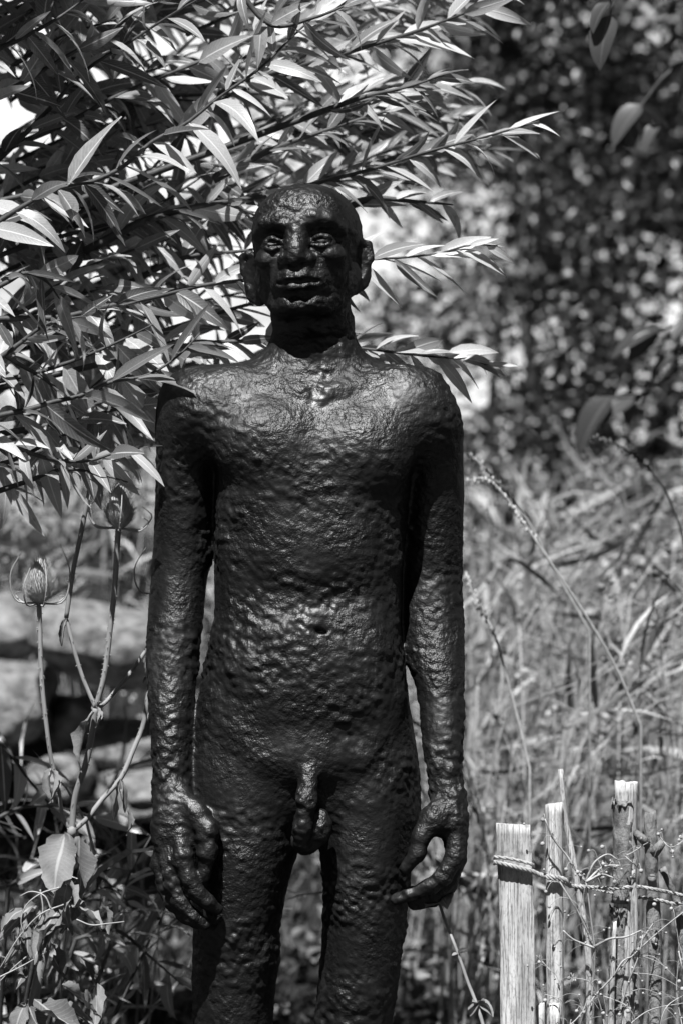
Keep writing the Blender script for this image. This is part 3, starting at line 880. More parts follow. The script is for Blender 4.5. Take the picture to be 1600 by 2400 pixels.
    for k in range(80):
        px, py = random.uniform(-100, 560), random.uniform(-60, 1120)
        if k >= 60: px, py = random.uniform(-160, 160), random.uniform(-20, 420)
        if py > 520: px = random.uniform(-100, 430 - (py - 520) * .25)
        y0 = random.uniform(.35, 1.3)
        ln = random.uniform(250, 520); an = R(random.gauss(27, 12))
        pts = [(px, py), (px + ln * .5 * math.cos(an), py - ln * .5 * math.sin(an)), (px + ln * math.cos(an * .6), py - ln * .85 * math.sin(an))]
        P = px_branch(pts, y0, y0 + random.uniform(-.15, .2), 14)
        tw.tube(P - o3, [.004, .003, .001], 4)
        extra += branch_leaves(P, random.randint(13, 20), .06, .105, 45, 0.0)
    for k in range(34):                                                  # pale, sunlit far shoots to the right of the crown
        px, py = random.uniform(520, 900), random.uniform(20, 420)
        y0 = random.uniform(.6, 1.3)
        ln = random.uniform(180, 320); an = R(random.gauss(20, 9))
        pts = [(px, py), (px + ln * .5, py - ln * .5 * math.sin(an)), (px + ln, py - ln * .7 * math.sin(an))]
        P = px_branch(pts, y0, y0, 12)
        tw.tube(P - o3, [.003, .001], 4)
        extra += branch_leaves(P, random.randint(14, 20), .05, .085, 32, 0.0)
    t = link('twig', tw.mesh('twig', M_TWIG), root); tag(t, kind='stuff')
    pos = np.array([x[0] for x in extra]) - o3
    fo = leaf_cloud('foliage', LEAVES, pos, np.array([x[1] for x in extra]), np.array([x[2] for x in extra]), np.array([x[3] for x in extra]), M_WILLOW, root)
    tag(fo, kind='stuff')


make_willow()


def make_sapling():
    """low willow suckers behind the teasel"""
    base = np.array([-.62, .75, float(gz(-.62, .75))])
    root = empty('willow_sapling', tuple(base))
    tag(root, 'low blurred willow sucker with narrow leaves behind the dried teasel leaves', 'sapling')
    for pts, n in (([(-40, 1700), (20, 1760), (70, 1830), (130, 1900)], 9), ([(-30, 1930), (60, 1890), (150, 1895), (240, 1920)], 9), ([(20, 2080), (110, 2020), (190, 2010), (270, 2080), (330, 2090)], 10),
                   ([(90, 2200), (180, 2120), (250, 2080), (310, 2120)], 9), ([(180, 2200), (270, 2180), (350, 2240), (430, 2310)], 9), ([(220, 2330), (270, 2180), (300, 2060), (355, 1960)], 8), ([(250, 2420), (330, 2250), (390, 2120)], 7)):
        P = px_branch(pts, .55, .62, 16)
        Q = np.vstack([spline([base - [0, 0, .03], (base + P[0]) / 2 + [0, 0, .05], P[0]], 6)[:-1], P])
        b = Build(); b.tube(Q - base, [.005, .0035, .0012], 5)
        br = link('branch', b.mesh('branch', M_TWIG), root)
        for p, d, roll, L in branch_leaves(P, n, .05, .10, 50, 0.0, .1):
            Mx = frames(np.array([d]), np.array([roll]))[0] * L
            M4 = Matrix(Mx.tolist()).to_4x4(); M4.translation = Vector(np.array(p) - base)
            link('leaf', random.choice(LIT_LEAF_ME if random.random() < .5 else LEAF_ME), br, M4)


make_sapling()


# ------------------------------------------------------------------ teasel
def dry_leaf_me(seed, width=.5, curl=.6, segs=12, cross=4):
    """withered blade, length 1 along +y: buckled between veins, edges toothed and rolled"""
    r = np.random.default_rng(seed)
    t = np.linspace(0, 1, segs + 1)
    w = np.sin(np.pi * t ** .8) ** .7 * width / 2 + .01
    cols = 2 * cross + 1
    V, UV = [], []
    ph = r.random(4) * 6
    for i, ti in enumerate(t):
        for j in range(cols):
            s = (j - cross) / cross
            edge = 1 + (.10 * math.sin(i * 2.7 + ph[0]) + .08 * math.sin(i * 5.1 + ph[1] + j)) * abs(s)
            x = s * w[i] * edge
            roll_ = curl * s * s * (0.6 + .4 * math.sin(ti * 5 + ph[2]))
            z = roll_ * w[i] + .028 * math.sin(abs(s) * 5 - ti * 26 + ph[3]) * abs(s) - curl * .35 * ti * ti + .03 * math.sin(ti * 8 + s * 3 + ph[0])
            x *= 1 - .35 * abs(roll_)
            V.append((x, ti - .12 * curl * ti * ti, z)); UV.append((.5 + .5 * s, ti))
    F = [(i * cols + j, i * cols + j + 1, (i + 1) * cols + j + 1, (i + 1) * cols + j) for i in range(segs) for j in range(cols - 1)]
    return np_mesh('dry_leaf', np.array(V), np.array(F), np.array(UV), M_DRY)


def place_leaf(name, me, p, q, normal_roll, parent, o3, wscale=1.0):
    d = np.array(q) - np.array(p); L = np.linalg.norm(d)
    Mx = frames(np.array([d]), np.array([normal_roll]))[0] * L
    Mx[:, 0] *= wscale
    M4 = Matrix(Mx.tolist()).to_4x4(); M4.translation = Vector(np.array(p) - o3)
    return link(name, me, parent, M4)


def teasel_head(base, top, rad, parent, o3, bracts, seed):
    """egg-shaped head: a core, hundreds of bristles as one part, and long curved bracts"""
    r = random.Random(seed)
    base, top = np.array(base), np.array(top)
    ax = top - base; H = np.linalg.norm(ax); ax = ax / H
    s = np.cross(ax, (0, 1, 0.1)); s /= np.linalg.norm(s); u = np.cross(s, ax)
    core = Build()
    prof = [(0, .25), (.08, .55), (.2, .80), (.35, .92), (.5, .88), (.68, .72), (.84, .48), (.95, .22), (1, .05)]
    n = 14
    V = np.array([base + ax * H * t + (math.cos(2 * math.pi * j / n) * s + math.sin(2 * math.pi * j / n) * u) * rad * .78 * w for t, w in prof for j in range(n)])
    F = [(i * n + j, i * n + (j + 1) % n, (i + 1) * n + (j + 1) % n, (i + 1) * n + j) for i in range(len(prof) - 1) for j in range(n)]
    core.add(V - o3, F)
    hd = link('seed_head', core.mesh('seed_head', M_TEASEL_HEAD), parent)
    br = Build()
    tt = [p[0] for p in prof]; ww = [p[1] for p in prof]
    rows = 34
    for i in range(rows):
        t = (i + .5) / rows
        w = np.interp(t, tt, ww) * rad * .78
        m = max(5, int(46 * np.interp(t, tt, ww)))
        for j in range(m):
            a_ = 2 * math.pi * (j + .5 * (i % 2)) / m + r.uniform(-.08, .08)
            rd = math.cos(a_) * s + math.sin(a_) * u
            p = base + ax * H * t + rd * w * .95
            L = rad * r.uniform(.32, .48) * (1 + .6 * max(0, t - .7))
            d = rd * (1 - .75 * t) + ax * (.35 + 1.1 * t)
            d = d / np.linalg.norm(d)
            tip = p + d * L
            c_ = np.cross(d, rd + .2 * ax); c_ = c_ / (np.linalg.norm(c_) + 1e-9) * .0005
            e_ = np.cross(d, c_)
            br.add(np.array([p - c_, p + c_, p + e_, tip]) - o3, [(0, 1, 3, 3), (1, 2, 3, 3), (2, 0, 3, 3)])
    b = link('bristle', br.mesh('bristle', M_TEASEL_HEAD, False), parent); tag(b, kind='stuff')
    for a_, L, lift in bracts:
        rd = math.cos(a_) * s + math.sin(a_) * u
        b0 = base + rd * rad * .15
        b1 = base + rd * rad * 1.15 + ax * H * (-.02 + .05 * lift)
        b2 = base + rd * rad * (1.45 + .2 * r.random()) + ax * H * (.45 * lift + .1) * L
        b3 = base + rd * rad * (1.2 - .25 * lift) + ax * H * (1.0 * lift + .05) * L
        bb = Build(); P = spline([b0, b1, b2, b3], 14)
        bb.tube(P - o3, [.0016, .0014, .0011, .0004], 5)
        for k in range(6):
            q = P[2 + k]; bb.tube(np.array([q, q + rd * .003 - ax * .002]) - o3, [.0006, .0001], 3)
        link('bract', bb.mesh('bract', M_PALE), parent)


def thorny(P, o3, r0, r1, n, name, parent, mat):
    b = Build()
    b.tube(P - o3, [r0, r1], 8)
    # ridges give the ribbed look of the dry stalk
    T = np.gradient(P, axis=0); T /= np.linalg.norm(T, axis=1)[:, None]
    for k in range(n):
        t = random.random() * (len(P) - 1.01); k0 = int(t)
        p = P[k0] + (P[k0 + 1] - P[k0]) * (t - k0)
        a_ = random.random() * 6.28
        s = np.cross(T[k0], (0, 1, .1)); s /= np.linalg.norm(s); u = np.cross(s, T[k0])
        rd = math.cos(a_) * s + math.sin(a_) * u
        rr = r0 + (r1 - r0) * t / len(P)
        b.tube(np.array([p + rd * rr * .7, p + rd * (rr + .0028) - T[k0] * .001]) - o3, [.0011, .0001], 4)
    return link(name, b.mesh(name, mat), parent)


def make_teasel():
    base = np.array(at(52, 2450, .04)); base[2] = 0.0
    o3 = base.copy()
    root = empty('teasel', tuple(base))
    tag(root, 'tall dried teasel with prickly stems and bristly seed heads left of the statue', 'teasel')
    A = lambda pts, y: spline([at(px, py, y if not isinstance(y, tuple) else y[0] + (y[1] - y[0]) * i / (len(pts) - 1)) for i, (px, py) in enumerate(pts)], 30)
    y = .05
    main = A([(77, 2355), (96, 2270), (115, 2198), (140, 2090), (158, 2000), (169, 1950)], y)
    main = np.vstack([spline([base, (base + main[0]) / 2, main[0]], 8)[:-1], main])
    thorny(main, o3, .0085, .0058, 50, 'stem', root, M_TEASEL)
    segs = [
        ([(169, 1950), (158, 1935), (135, 1836), (123, 1790), (109, 1695), (97.6, 1580), (94.7, 1494), (92.4, 1416)], (.05, .03), .0032, .0040, 90),
        ([(169, 1950), (178, 1865), (201, 1793), (218, 1709), (225, 1660)], (.05, .04), .0052, .0048, 30),
        ([(225, 1660), (195, 1589), (169, 1502), (156, 1448)], (.04, .05), .0034, .0030, 10),
        ([(156, 1448), (164, 1393), (175, 1322), (190, 1253), (202, 1192), (218, 1120), (228, 1080)], (.05, .04), .0036, .0040, 40),
        ([(225, 1660), (244, 1589), (258, 1480), (268, 1393), (275.5, 1279), (278, 1240)], (.04, .02), .0042, .0046, 90),
        ([(225, 1660), (241, 1652), (287, 1600), (336, 1534), (365, 1480)], (.04, .12), .0034, .0030, 8),
        ([(169, 1950), (207, 1916), (238, 1876), (283, 1825), (316, 1750), (333, 1709), (349, 1617), (366, 1500), (372, 1392)], (.05, .13), .0042, .0034, 40),
    ]
    for pts, yy, r0, r1, n in segs:
        thorny(A(pts, yy), o3, r0, r1, n, 'stem', root, M_TEASEL)
    nd = Build()
    for px, py in ((169, 1950), (225, 1660)):
        nd.blob(np.array(at(px, py, .045)) - o3, (.0075, .0075, .009))
    nd.obj('node', M_TEASEL, root)
    teasel_head(at(92, 1414, .03), at(96, 1308, .02), .0295, root, o3, [(3.1, 1.3, 1), (0.0, 1.1, 1), (4.4, .9, 1.1), (5.2, .8, 1), (2.5, .6, .2), (.5, .7, .25), (1.6, .8, 1)], 1)
    teasel_head(at(229, 1078, .04), at(237, 988, .03), .029, root, o3, [(3.1, 1.2, 1), (2.6, .8, .8), (0.2, 1, 1), (4.7, .9, .9)], 2)
    teasel_head(at(278, 1238, .02), at(286, 1128, .01), .031, root, o3, [(3.2, .8, .3), (2.9, .9, .5), (0.0, 1.1, 1), (-.3, .9, .7), (4.6, .9, 1)], 3)
    teasel_head(at(374, 1392, .13), at(378, 1290, .13), .0255, root, o3, [(3.1, 1.1, 1), (3.5, .9, 1), (2.8, .6, .3), (0, 1, 1)], 4)
    ML = [dry_leaf_me(s, w, c) for s, w, c in ((1, .66, .35), (2, .55, .55), (3, .28, .9), (4, .35, 1.1), (5, .45, .8))]
    L = lambda a_, b_, me, roll, w=1.0, ya=.0, yb=.0: place_leaf('leaf', me, at(a_[0], a_[1], ya), at(b_[0], b_[1], yb), roll, root, o3, w)
    # front faces lean back a little so that they catch the light
    L((153, 1952), (118, 2090), ML[0], 0.0, .95, .02, -.035)
    L((183, 1960), (205, 2110), ML[1], 0.25, .8, .03, .01)
    L((218, 1668), (140, 1800), ML[2], -.5, 1.0, .03, .01)
    L((226, 1655), (245, 1700), ML[3], .6, .8, .03, .01)
    L((156, 1450), (136, 1510), ML[3], .3, .8, .03, .01)
    L((283, 1826), (300, 1905), ML[2], -.3, .9, .05, .03)
    L((281, 1826), (272, 1930), ML[3], .5, .7, .05, .03)
    L((300, 1890), (318, 1960), ML[2], .2, .7, .04, .03)
    L((120, 1800), (102, 1880), ML[3], -.4, 1.0, .03, .0)
    L((122, 1800), (150, 1875), ML[3], .6, .5, .03, .0)
    L((340, 1540), (347, 1605), ML[2], .1, .8, .10, .09)
    # the withered tangle at the lower node
    L((150, 2120), (55, 2230), ML[4], .3, .8, .0, -.05)
    L((135, 2150), (48, 2240), ML[2], -.2, 1.0, -.01, -.06)
    L((150, 2110), (262, 2150), ML[4], .2, .9, .02, -.02)
    L((240, 2120), (282, 2185), ML[3], .5, .9, .0, -.01)
    L((140, 2100), (165, 2175), ML[3], -.6, 1.3, .0, -.02)
    L((130, 2120), (125, 2200), ML[4], .9, 1.0, .01, -.02)
    L((110, 2150), (30, 2260), ML[4], -.8, .7, .03, .03)
    L((180, 2070), (165, 2200), ML[1], .9, .7, .03, .03)
    L((60, 2350), (20, 2440), ML[4], .5, 1.0, .0, -.03)
    L((80, 2345), (215, 2420), ML[1], -.35, .75, -.01, -.05)
    L((70, 2360), (110, 2450), ML[0], .2, .8, .0, -.04)
    L((120, 2210), (170, 2290), ML[3], .2, .8, .03, .0)
    for k in range(22):
        px, py = random.gauss(120, 60), random.gauss(2170, 55)
        an = random.uniform(.4, 2.8); Lp = random.uniform(40, 95)
        L((px, py), (px + Lp * math.cos(an), py + Lp * math.sin(an)), ML[random.choice((2, 3, 4, 4))], random.uniform(-1.2, 1.2), random.uniform(.5, 1.1), random.uniform(-.03, .05), random.uniform(-.06, .05))
    for k in range(8):
        px, py = random.uniform(20, 260), random.uniform(2290, 2400)
        an = random.uniform(.2, 2.9); Lp = random.uniform(60, 120)
        L((px, py), (px + Lp * math.cos(an), py + Lp * math.sin(an)), ML[random.choice((0, 2, 4))], random.uniform(-1.2, 1.2), random.uniform(.5, 1.0), random.uniform(.0, .08), random.uniform(-.03, .08))
    # thin dry tendrils
    for pts in ([(140, 2080), (95, 2095), (60, 2125), (50, 2160), (62, 2200)], [(120, 2130), (105, 2100), (70, 2090), (48, 2100)], [(150, 2120), (100, 2140), (50, 2190), (0, 2270)],
                [(180, 2155), (215, 2168), (250, 2165), (292, 2160)], [(0, 2290), (60, 2260), (110, 2230)], [(90, 2220), (30, 2270), (0, 2300)], [(95, 2085), (100, 2140), (80, 2180)]):
        b = Build(); b.tube(A(pts, random.uniform(-.06, 0)) - o3, [.0014, .0007], 5)
        b.obj('tendril', M_PALE, root)


make_teasel()


# ------------------------------------------------------------------ fence of split and round stakes
def stake(pts, radii, y, mat, parent, o3, sides=16, steps=46, rough=.10, seed=0, top_tilt=.0, ragged=.0, name='picket', flat=None, depth=1.0, label=None):
    """pts: (px, py) from the top down; radii in photo pixels; flat=(w,d) exponent gives a sawn board"""
    P = spline([at(px, py, y) for px, py in pts], steps)
    rad = np.interp(np.linspace(0, 1, steps), np.linspace(0, 1, len(radii)), radii) / PXM
    th = np.arange(sides) * 2 * np.pi / sides + .01
    if flat:
        ca, sa = np.cos(th), np.sin(th)
        pw = .16
        cx, cy = np.sign(ca) * np.abs(ca) ** pw, np.sign(sa) * np.abs(sa) ** pw * flat
    else:
        cx, cy = np.cos(th), np.sin(th) * depth
    V = np.zeros((steps, sides, 3))
    V[:, :, 0] = P[:, 0][:, None] + rad[:, None] * cx; V[:, :, 1] = P[:, 1][:, None] + rad[:, None] * cy; V[:, :, 2] = P[:, 2][:, None]
    C = np.stack([np.tile(cx, (steps, 1)) * .02, np.tile(cy, (steps, 1)) * .02, V[:, :, 2]], -1).reshape(-1, 3)
    nz = noise(C + seed, (.014, .014, .05), seed) * .6 + noise(C + seed, (.009, .009, .014), seed + 1) * .4
    k = 1 + rough * nz.reshape(steps, sides)
    V[:, :, 0] = P[:, 0][:, None] + (V[:, :, 0] - P[:, 0][:, None]) * k
    V[:, :, 1] = P[:, 1][:, None] + (V[:, :, 1] - P[:, 1][:, None]) * k
    V[0, :, 2] += top_tilt * cx * rad[0] + ragged * np.random.default_rng(seed).uniform(-1, 1, sides) * rad[0]
    b = Build()
    Vf = V.reshape(-1, 3)
    i, j = np.meshgrid(np.arange(steps - 1), np.arange(sides), indexing='ij'); j2 = (j + 1) % sides
    F = np.stack([i * sides + j, (i + 1) * sides + j, (i + 1) * sides + j2, i * sides + j2], -1).reshape(-1, 4)
    c0 = len(Vf)
    q = np.arange(sides); q2 = (q + 1) % sides
    b.add(np.vstack([Vf, Vf[:sides].mean(0)]) - o3, np.vstack([F, np.stack([q, q2, np.full(sides, c0), np.full(sides, c0)], 1)]))
    me = b.mesh(name, mat)
    # keep the sawn top crisp
    for p in me.polygons:
        if len(p.vertices) == 3: p.use_smooth = False
    o = link(name, me, parent)
    if label: o['label'] = label
    return o


def nub(parent, o3, a_, b_, r0, r1, mat, name='knot'):
    b = Build(); b.tube(np.array([tuple(a_), tuple((Vector(a_) + Vector(b_)) / 2), tuple(b_)]) - o3, [r0, (r0 + r1) / 2 * 1.1, r1], 9)
    return b.obj(name, mat, parent)


def make_fence():
    o3 = np.array([.37, .0, 0.0])
    root = empty('stake_fence', tuple(o3))
    tag(root, 'rustic low fence of mixed wooden stakes bound with twisted twine right of the statue', 'fence')
    y = 0.0
    B = 3310
    stake([(1201, 1932), (1205, 2030), (1210, 2180), (1212, 2400), (1222, B)], [40.5, 40.5, 41.5, 42, 42], y, M_PLANK, root, o3, 32, 60, .035, 3, -.05, .02, flat=.26, label='flat pale sawn board')
    stake([(1297, 1883), (1298, 2050), (1299, 2250), (1299, 2400), (1302, B)], [20.5, 20.5, 19, 17.5, 20], y + .002, M_WOOD, root, o3, 16, 60, .10, 5, .12, .06, label='peeled round stake')
    stake([(1313, 1803), (1317, 1850), (1322, 1908), (1341, 2010), (1352, 2076), (1366, 2153), (1380, 2276), (1382, 2381), (1384, B)], [5.5, 8, 9.5, 10, 11, 12, 12, 12], y + .014, M_WOOD, root, o3, 10, 70, .16, 9, .1, .1, label='thin crooked stick')
    st = stake([(1465, 1833), (1466, 1900), (1466, 2000), (1462, 2150), (1458, 2300), (1456, 2400), (1454, B)], [27, 25.5, 24.5, 24, 23, 22, 24], y + .006, M_WOOD, root, o3, 18, 60, .10, 13, -.05, .12, label='thick stake half stripped of its bark')
    # its bark: a broken sleeve round the front and left
    P = spline([at(1463, 1866, y), at(1464, 2000, y), at(1459, 2150, y), at(1453, 2300, y), at(1450, 2420, y)], 54)
    for a0, a1, t0, t1, mt in ((2.3, 5.35, 0.0, .46, M_BARK), (2.6, 4.9, .44, 1.0, M_BARK)):
        b = Build(); n = 14; V = []
        rg = np.random.default_rng(4)
        jag = rg.uniform(0, .022, n)
        r_ = 27.5 / PXM
        rows = [i for i in range(54) if t0 <= i / 53 <= t1]
        for i in rows:
            for j in range(n):
                th = a0 + (a1 - a0) * j / (n - 1) + .10 * math.sin(i * .55)
                rr = r_ * (1 + .09 * math.sin(i * .9 + j * 1.7) * .5 + .05 * rg.uniform(-1, 1)) - .00002 * (i > 20) * (i - 20)
                p = P[i]
                V.append((p[0] + rr * math.cos(th), y + .006 + rr * math.sin(th), p[2] - (jag[j] if i == rows[0] else 0)))
        F = [(i * n + j, (i + 1) * n + j, (i + 1) * n + j + 1, i * n + j + 1) for i in range(len(rows) - 1) for j in range(n - 1)]
        b.add(np.array(V) - o3, F)
        bo = b.obj('bark', mt, st)
        so = bo.modifiers.new('thickness', 'SOLIDIFY'); so.thickness = .0025; so.offset = -1
    stake([(1440, 2160), (1436, 2250), (1433, 2330), (1430, 2420), (1430, B)], [4, 9, 11, 11, 11], y - .022, M_WOOD, root, o3, 9, 40, .2, 17, .3, .4, label='thin split shard of pale wood')
    stake([(1483, 2040), (1485, 2110), (1484, 2180), (1480, 2260), (1478, 2330)], [4, 9, 10, 8, 4], y - .020, M_WOOD, root, o3, 9, 30, .2, 19, .3, .4, name='splinter')
    s5 = stake([(1521, 1905), (1524, 1960), (1526, 2030), (1530, 2130), (1534, 2250), (1534, 2400), (1536, B)], [14, 17, 15, 14.5, 15.5, 14, 16], y + .004, M_BARK, root, o3, 14, 66, .22, 23, .3, .35, label='knotty bark covered stake with cut side twigs')
    nub(s5, o3, at(1516, 1978, y), at(1487, 1950, y - .01), .0075, .0050, M_BARK, 'side_twig')
    nub(s5, o3, at(1530, 2000, y), at(1553, 1972, y - .008), .0085, .0055, M_BARK, 'side_twig')
    nub(s5, o3, at(1527, 2059, y - .004), at(1527, 2057, y - .0125), .0070, .0055, M_BARK)
    nub(s5, o3, at(1533, 2205, y - .004), at(1532, 2203, y - .011), .0055, .0040, M_BARK)
    stake([(1550, 2034), (1563, 2060), (1578, 2090), (1592, 2150), (1600, 2200), (1612, 2400), (1620, B)], [9, 13, 12, 12, 12, 12, 12], y + .03, M_BARK, root, o3, 12, 60, .2, 29, .5, .3, label='leaning barked stick at the end of the row')
    stake([(1265, 2353), (1266, 2400), (1268, B)], [10, 11, 12], y + .03, M_WOOD, root, o3, 10, 24, .15, 31, .3, .2, label='short sawn stub')
    stake([(1298, 2352), (1298, 2400), (1298, B)], [13, 14, 15], y - .025, M_WOOD, root, o3, 12, 24, .12, 37, .1, .1, label='short sawn stub')
    stake([(1483, 2285), (1487, 2340), (1492, 2410), (1494, B)], [8, 9, 10, 10], y - .006, M_BARK, root, o3, 10, 30, .2, 41, .3, .3, label='short barked stub')
    stake([(1645, 1990), (1650, 2200), (1655, B)], [18, 18, 18], y + .01, M_BARK, root, o3, 12, 40, .2, 43, .2, .2)
    # twine: strands twisted round one another
    def strands(pts, n, amp, turns, r):
        C = spline(pts, 120)
        b = Build()
        for k in range(n):
            t = np.linspace(0, 1, 120)
            ph = 2 * np.pi * (turns * t + k / n)
            D_ = np.stack([0 * t, np.cos(ph) * amp, np.sin(ph) * amp], 1)
            b.tube(C + D_ - o3, [r], 6)
        return b.obj('twine', M_TWINE, root)
    f = -.0095
    strands([at(1157, 2012, .004), at(1160, 2009, f - .004), at(1200, 2014, f - .006), at(1245, 2026, f - .003), at(1250, 2032, .010)], 2, .0012, 5, .0019)
    strands([at(1157, 2022, .004), at(1160, 2021, f - .004), at(1205, 2032, f - .006), at(1245, 2042, f - .004), at(1264, 2050, -.008), at(1280, 2053, -.016), at(1300, 2056, -.020), at(1318, 2060, -.016), at(1336, 2074, .0)], 3, .0022, 7, .0021)
    strands([at(1262, 2048, -.006), at(1285, 2058, -.019), at(1312, 2064, -.018), at(1336, 2078, .0)], 2, .0018, 4, .0018)
    strands([at(1333, 2076, .002), at(1352, 2078, .010), at(1395, 2080, -.012), at(1436, 2082, -.020), at(1465, 2080, -.026), at(1492, 2078, -.018), at(1528, 2084, -.018), at(1560, 2090, -.004), at(1620, 2104, .008)], 3, .0017, 9, .0017)
    strands([at(1355, 2073, .012), at(1393, 2085, .0), at(1436, 2094, -.010)], 2, .001, 5, .0012)
    strands([at(1488, 2102, .0), at(1513, 2105, -.006), at(1545, 2110, -.012), at(1575, 2118, .0), at(1620, 2114, .01)], 2, .0016, 5, .0018)


make_fence()


# ------------------------------------------------------------------ cleavers climbing the fence
def make_cleavers():
    specs = [
        ('pale dried cleavers with round burrs climbing between the thin stick and the thick stake',
         [[(1381, 2420), (1387, 2330), (1392, 2223), (1383, 2153), (1374, 2083), (1371, 2066)], [(1392, 2220), (1352, 2136), (1310, 2066)],
          [(1392, 2220), (1429, 2199), (1464, 2195), (1502, 2181)], [(1371, 2066), (1397, 2015), (1425, 2003), (1446, 2016)], [(1371, 2066), (1410, 2050), (1437, 2058)],
          [(1371, 2066), (1420, 2030), (1452, 2028)], [(1371, 2066), (1352, 2045), (1330, 2010), (1294, 1963), (1275, 1918)], [(1392, 2223), (1340, 2200), (1318, 2180)]],
         [(1402, 2050), (1439, 2067), (1410, 1985), (1325, 2038), (1409, 2057), (1271, 1921), (1270, 1978), (1352, 2044), (1440, 2033), (1378, 1994), (1286, 2125), (1278, 2090), (1412, 2025)], .0022),
        ('long straight dry stem crossing the fence diagonally in front of the thick stake',
         [[(1360, 2410), (1373, 2367), (1436, 2290), (1492, 2230), (1548, 2178), (1620, 2120)], [(1450, 2382), (1471, 2304), (1499, 2223), (1505, 2190)],
          [(1492, 2230), (1510, 2190), (1530, 2165)], [(1436, 2290), (1460, 2250), (1500, 2240)]],
         [(1495, 2225), (1501, 2198), (1404, 2304), (1532, 2120), (1450, 2378), (1545, 2330), (1590, 2300), (1598, 2318), (1560, 2270)], .0017),
        ('tangle of thin burr stems and grass at the foot of the stakes',
         [[(1420, 2430), (1400, 2340), (1380, 2300), (1340, 2290)], [(1320, 2420), (1310, 2340), (1275, 2330)], [(1500, 2430), (1470, 2360), (1400, 2330)],
          [(1540, 2430), (1560, 2360), (1610, 2330)], [(1300, 2430), (1370, 2360), (1380, 2300)], [(1440, 2430), (1520, 2370), (1600, 2350)], [(1256, 2240), (1275, 2260), (1290, 2275)]],
         [(1332, 2293), (1345, 2298), (1276, 2345), (1406, 2310), (1350, 2370), (1366, 2372), (1340, 2400), (1412, 2375), (1262, 2255), (1470, 2370)], .0012),
        ('dry cleavers sprig with burrs beside the knotty stake',
         [[(1600, 2420), (1585, 2320), (1590, 2230), (1576, 2130)], [(1540, 1955), (1570, 1985), (1600, 1970)], [(1590, 2230), (1600, 2290)], [(1464, 2007), (1490, 2030), (1501, 2041)], [(1464, 2005), (1490, 1992), (1518, 1975)]],
         [(1541, 1955), (1590, 1969), (1574, 1996), (1501, 2041), (1594, 2250), (1572, 2130), (1594, 1962)], .0012),
    ]
    for lab, stems, burrs, r in specs:
        base = np.array(at(stems[0][0][0], 2450, -.03)); base[2] = 0.0
        root = empty('cleavers', tuple(base))
        tag(root, lab, 'weed', 'dry cleavers on the fence')
        b = Build(); tips = []
        for k, pts in enumerate(stems):
            y0 = random.uniform(-.05, -.03)
            P = spline([at(px, py, y0) for px, py in pts], 16)
            P[:, 1] += .006 * np.sin(np.linspace(0, 5, 16) + k)
            b.tube(P - base, [r, r * .55], 5)
            if pts[0][1] > 2400: b.tube(np.vstack([[P[0][0], P[0][1], 0.0], P[0]]) - base, [r, r], 5)
            tips += [P[j] for j in (4, 8, 11, 15)]
        link('stem', b.mesh('stem', M_PALE), root)
        for px, py in burrs:
            c = np.array(at(px, py, random.uniform(-.05, -.03)))
            near = min(tips, key=lambda q: np.linalg.norm(q - c))
            bb = Build()
            bb.blob(c - base, random.uniform(.0026, .0036), 9, 6)
            bb.tube(spline([near, (near + c) / 2 + [0, 0, .008], c], 8) - base, [.0007, .0004], 4)
            bb.obj('burr', M_BURR, root)
        fine = Build()
        for q in tips:
            for j in range(2):
                d = np.array([random.gauss(0, 1), random.gauss(0, .5), random.gauss(0, .8)]); d /= np.linalg.norm(d)
                L = random.uniform(.012, .04)
                fine.tube(spline([q, q + d * L * .5 + [0, 0, .003], q + d * L - [0, 0, .003]], 6) - base, [.00042, .0002], 3)
                if random.random() < .4: fine.blob(q + d * L - [0, 0, .003] - base, .0019, 7, 5)
        fo = link('fine_stem', fine.mesh('fine_stem', M_PALE), root); tag(fo, kind='stuff')


make_cleavers()


def make_nettle():
    base = np.array(at(1140, 2450, -.14)); base[2] = 0
    root = empty('nettle', tuple(base))
    tag(root, 'single leaning nettle stem with small leaves between the statue hand and the board', 'nettle')
    P = spline([at(1020, 2092, -.03), at(1045, 2165, -.06), at(1073, 2237, -.085), at(1098, 2310, -.10), at(1117, 2356, -.11), at(1130, 2400, -.12), base], 40)
    b = Build(); b.tube(P - base, [.0022, .0032, .004, .005], 7); link('stem', b.mesh('stem', M_TEASEL), root)
    ov = leaf_template(6, .62, .3, .3, .03, .2, 'oval', 3)
    me = np_mesh('nettle_leaf', ov[0], ov[1], ov[2], leaf_mat('nettle_leaf', .2, .34, .3, .5))
    for a_, c in (((1118, 2352), (1095, 2378)), ((1118, 2350), (1158, 2362)), ((1116, 2350), (1108, 2342)), ((1120, 2350), (1132, 2338)), ((1124, 2352), (1160, 2378)), ((1122, 2355), (1090, 2360)), ((1120, 2350), (1146, 2345)),
                  ((1073, 2235), (1096, 2216)), ((1073, 2235), (1056, 2236)), ((1073, 2237), (1092, 2228)), ((1024, 2095), (1042, 2112)), ((1022, 2092), (1000, 2108)), ((1024, 2095), (1046, 2096))):
        place_leaf('leaf', me, at(a_[0], a_[1], -.11 if a_[1] > 2300 else (-.085 if a_[1] > 2200 else -.03)), at(c[0], c[1], -.125 if a_[1] > 2300 else -.09), random.uniform(-.5, .5), root, base)


make_nettle()


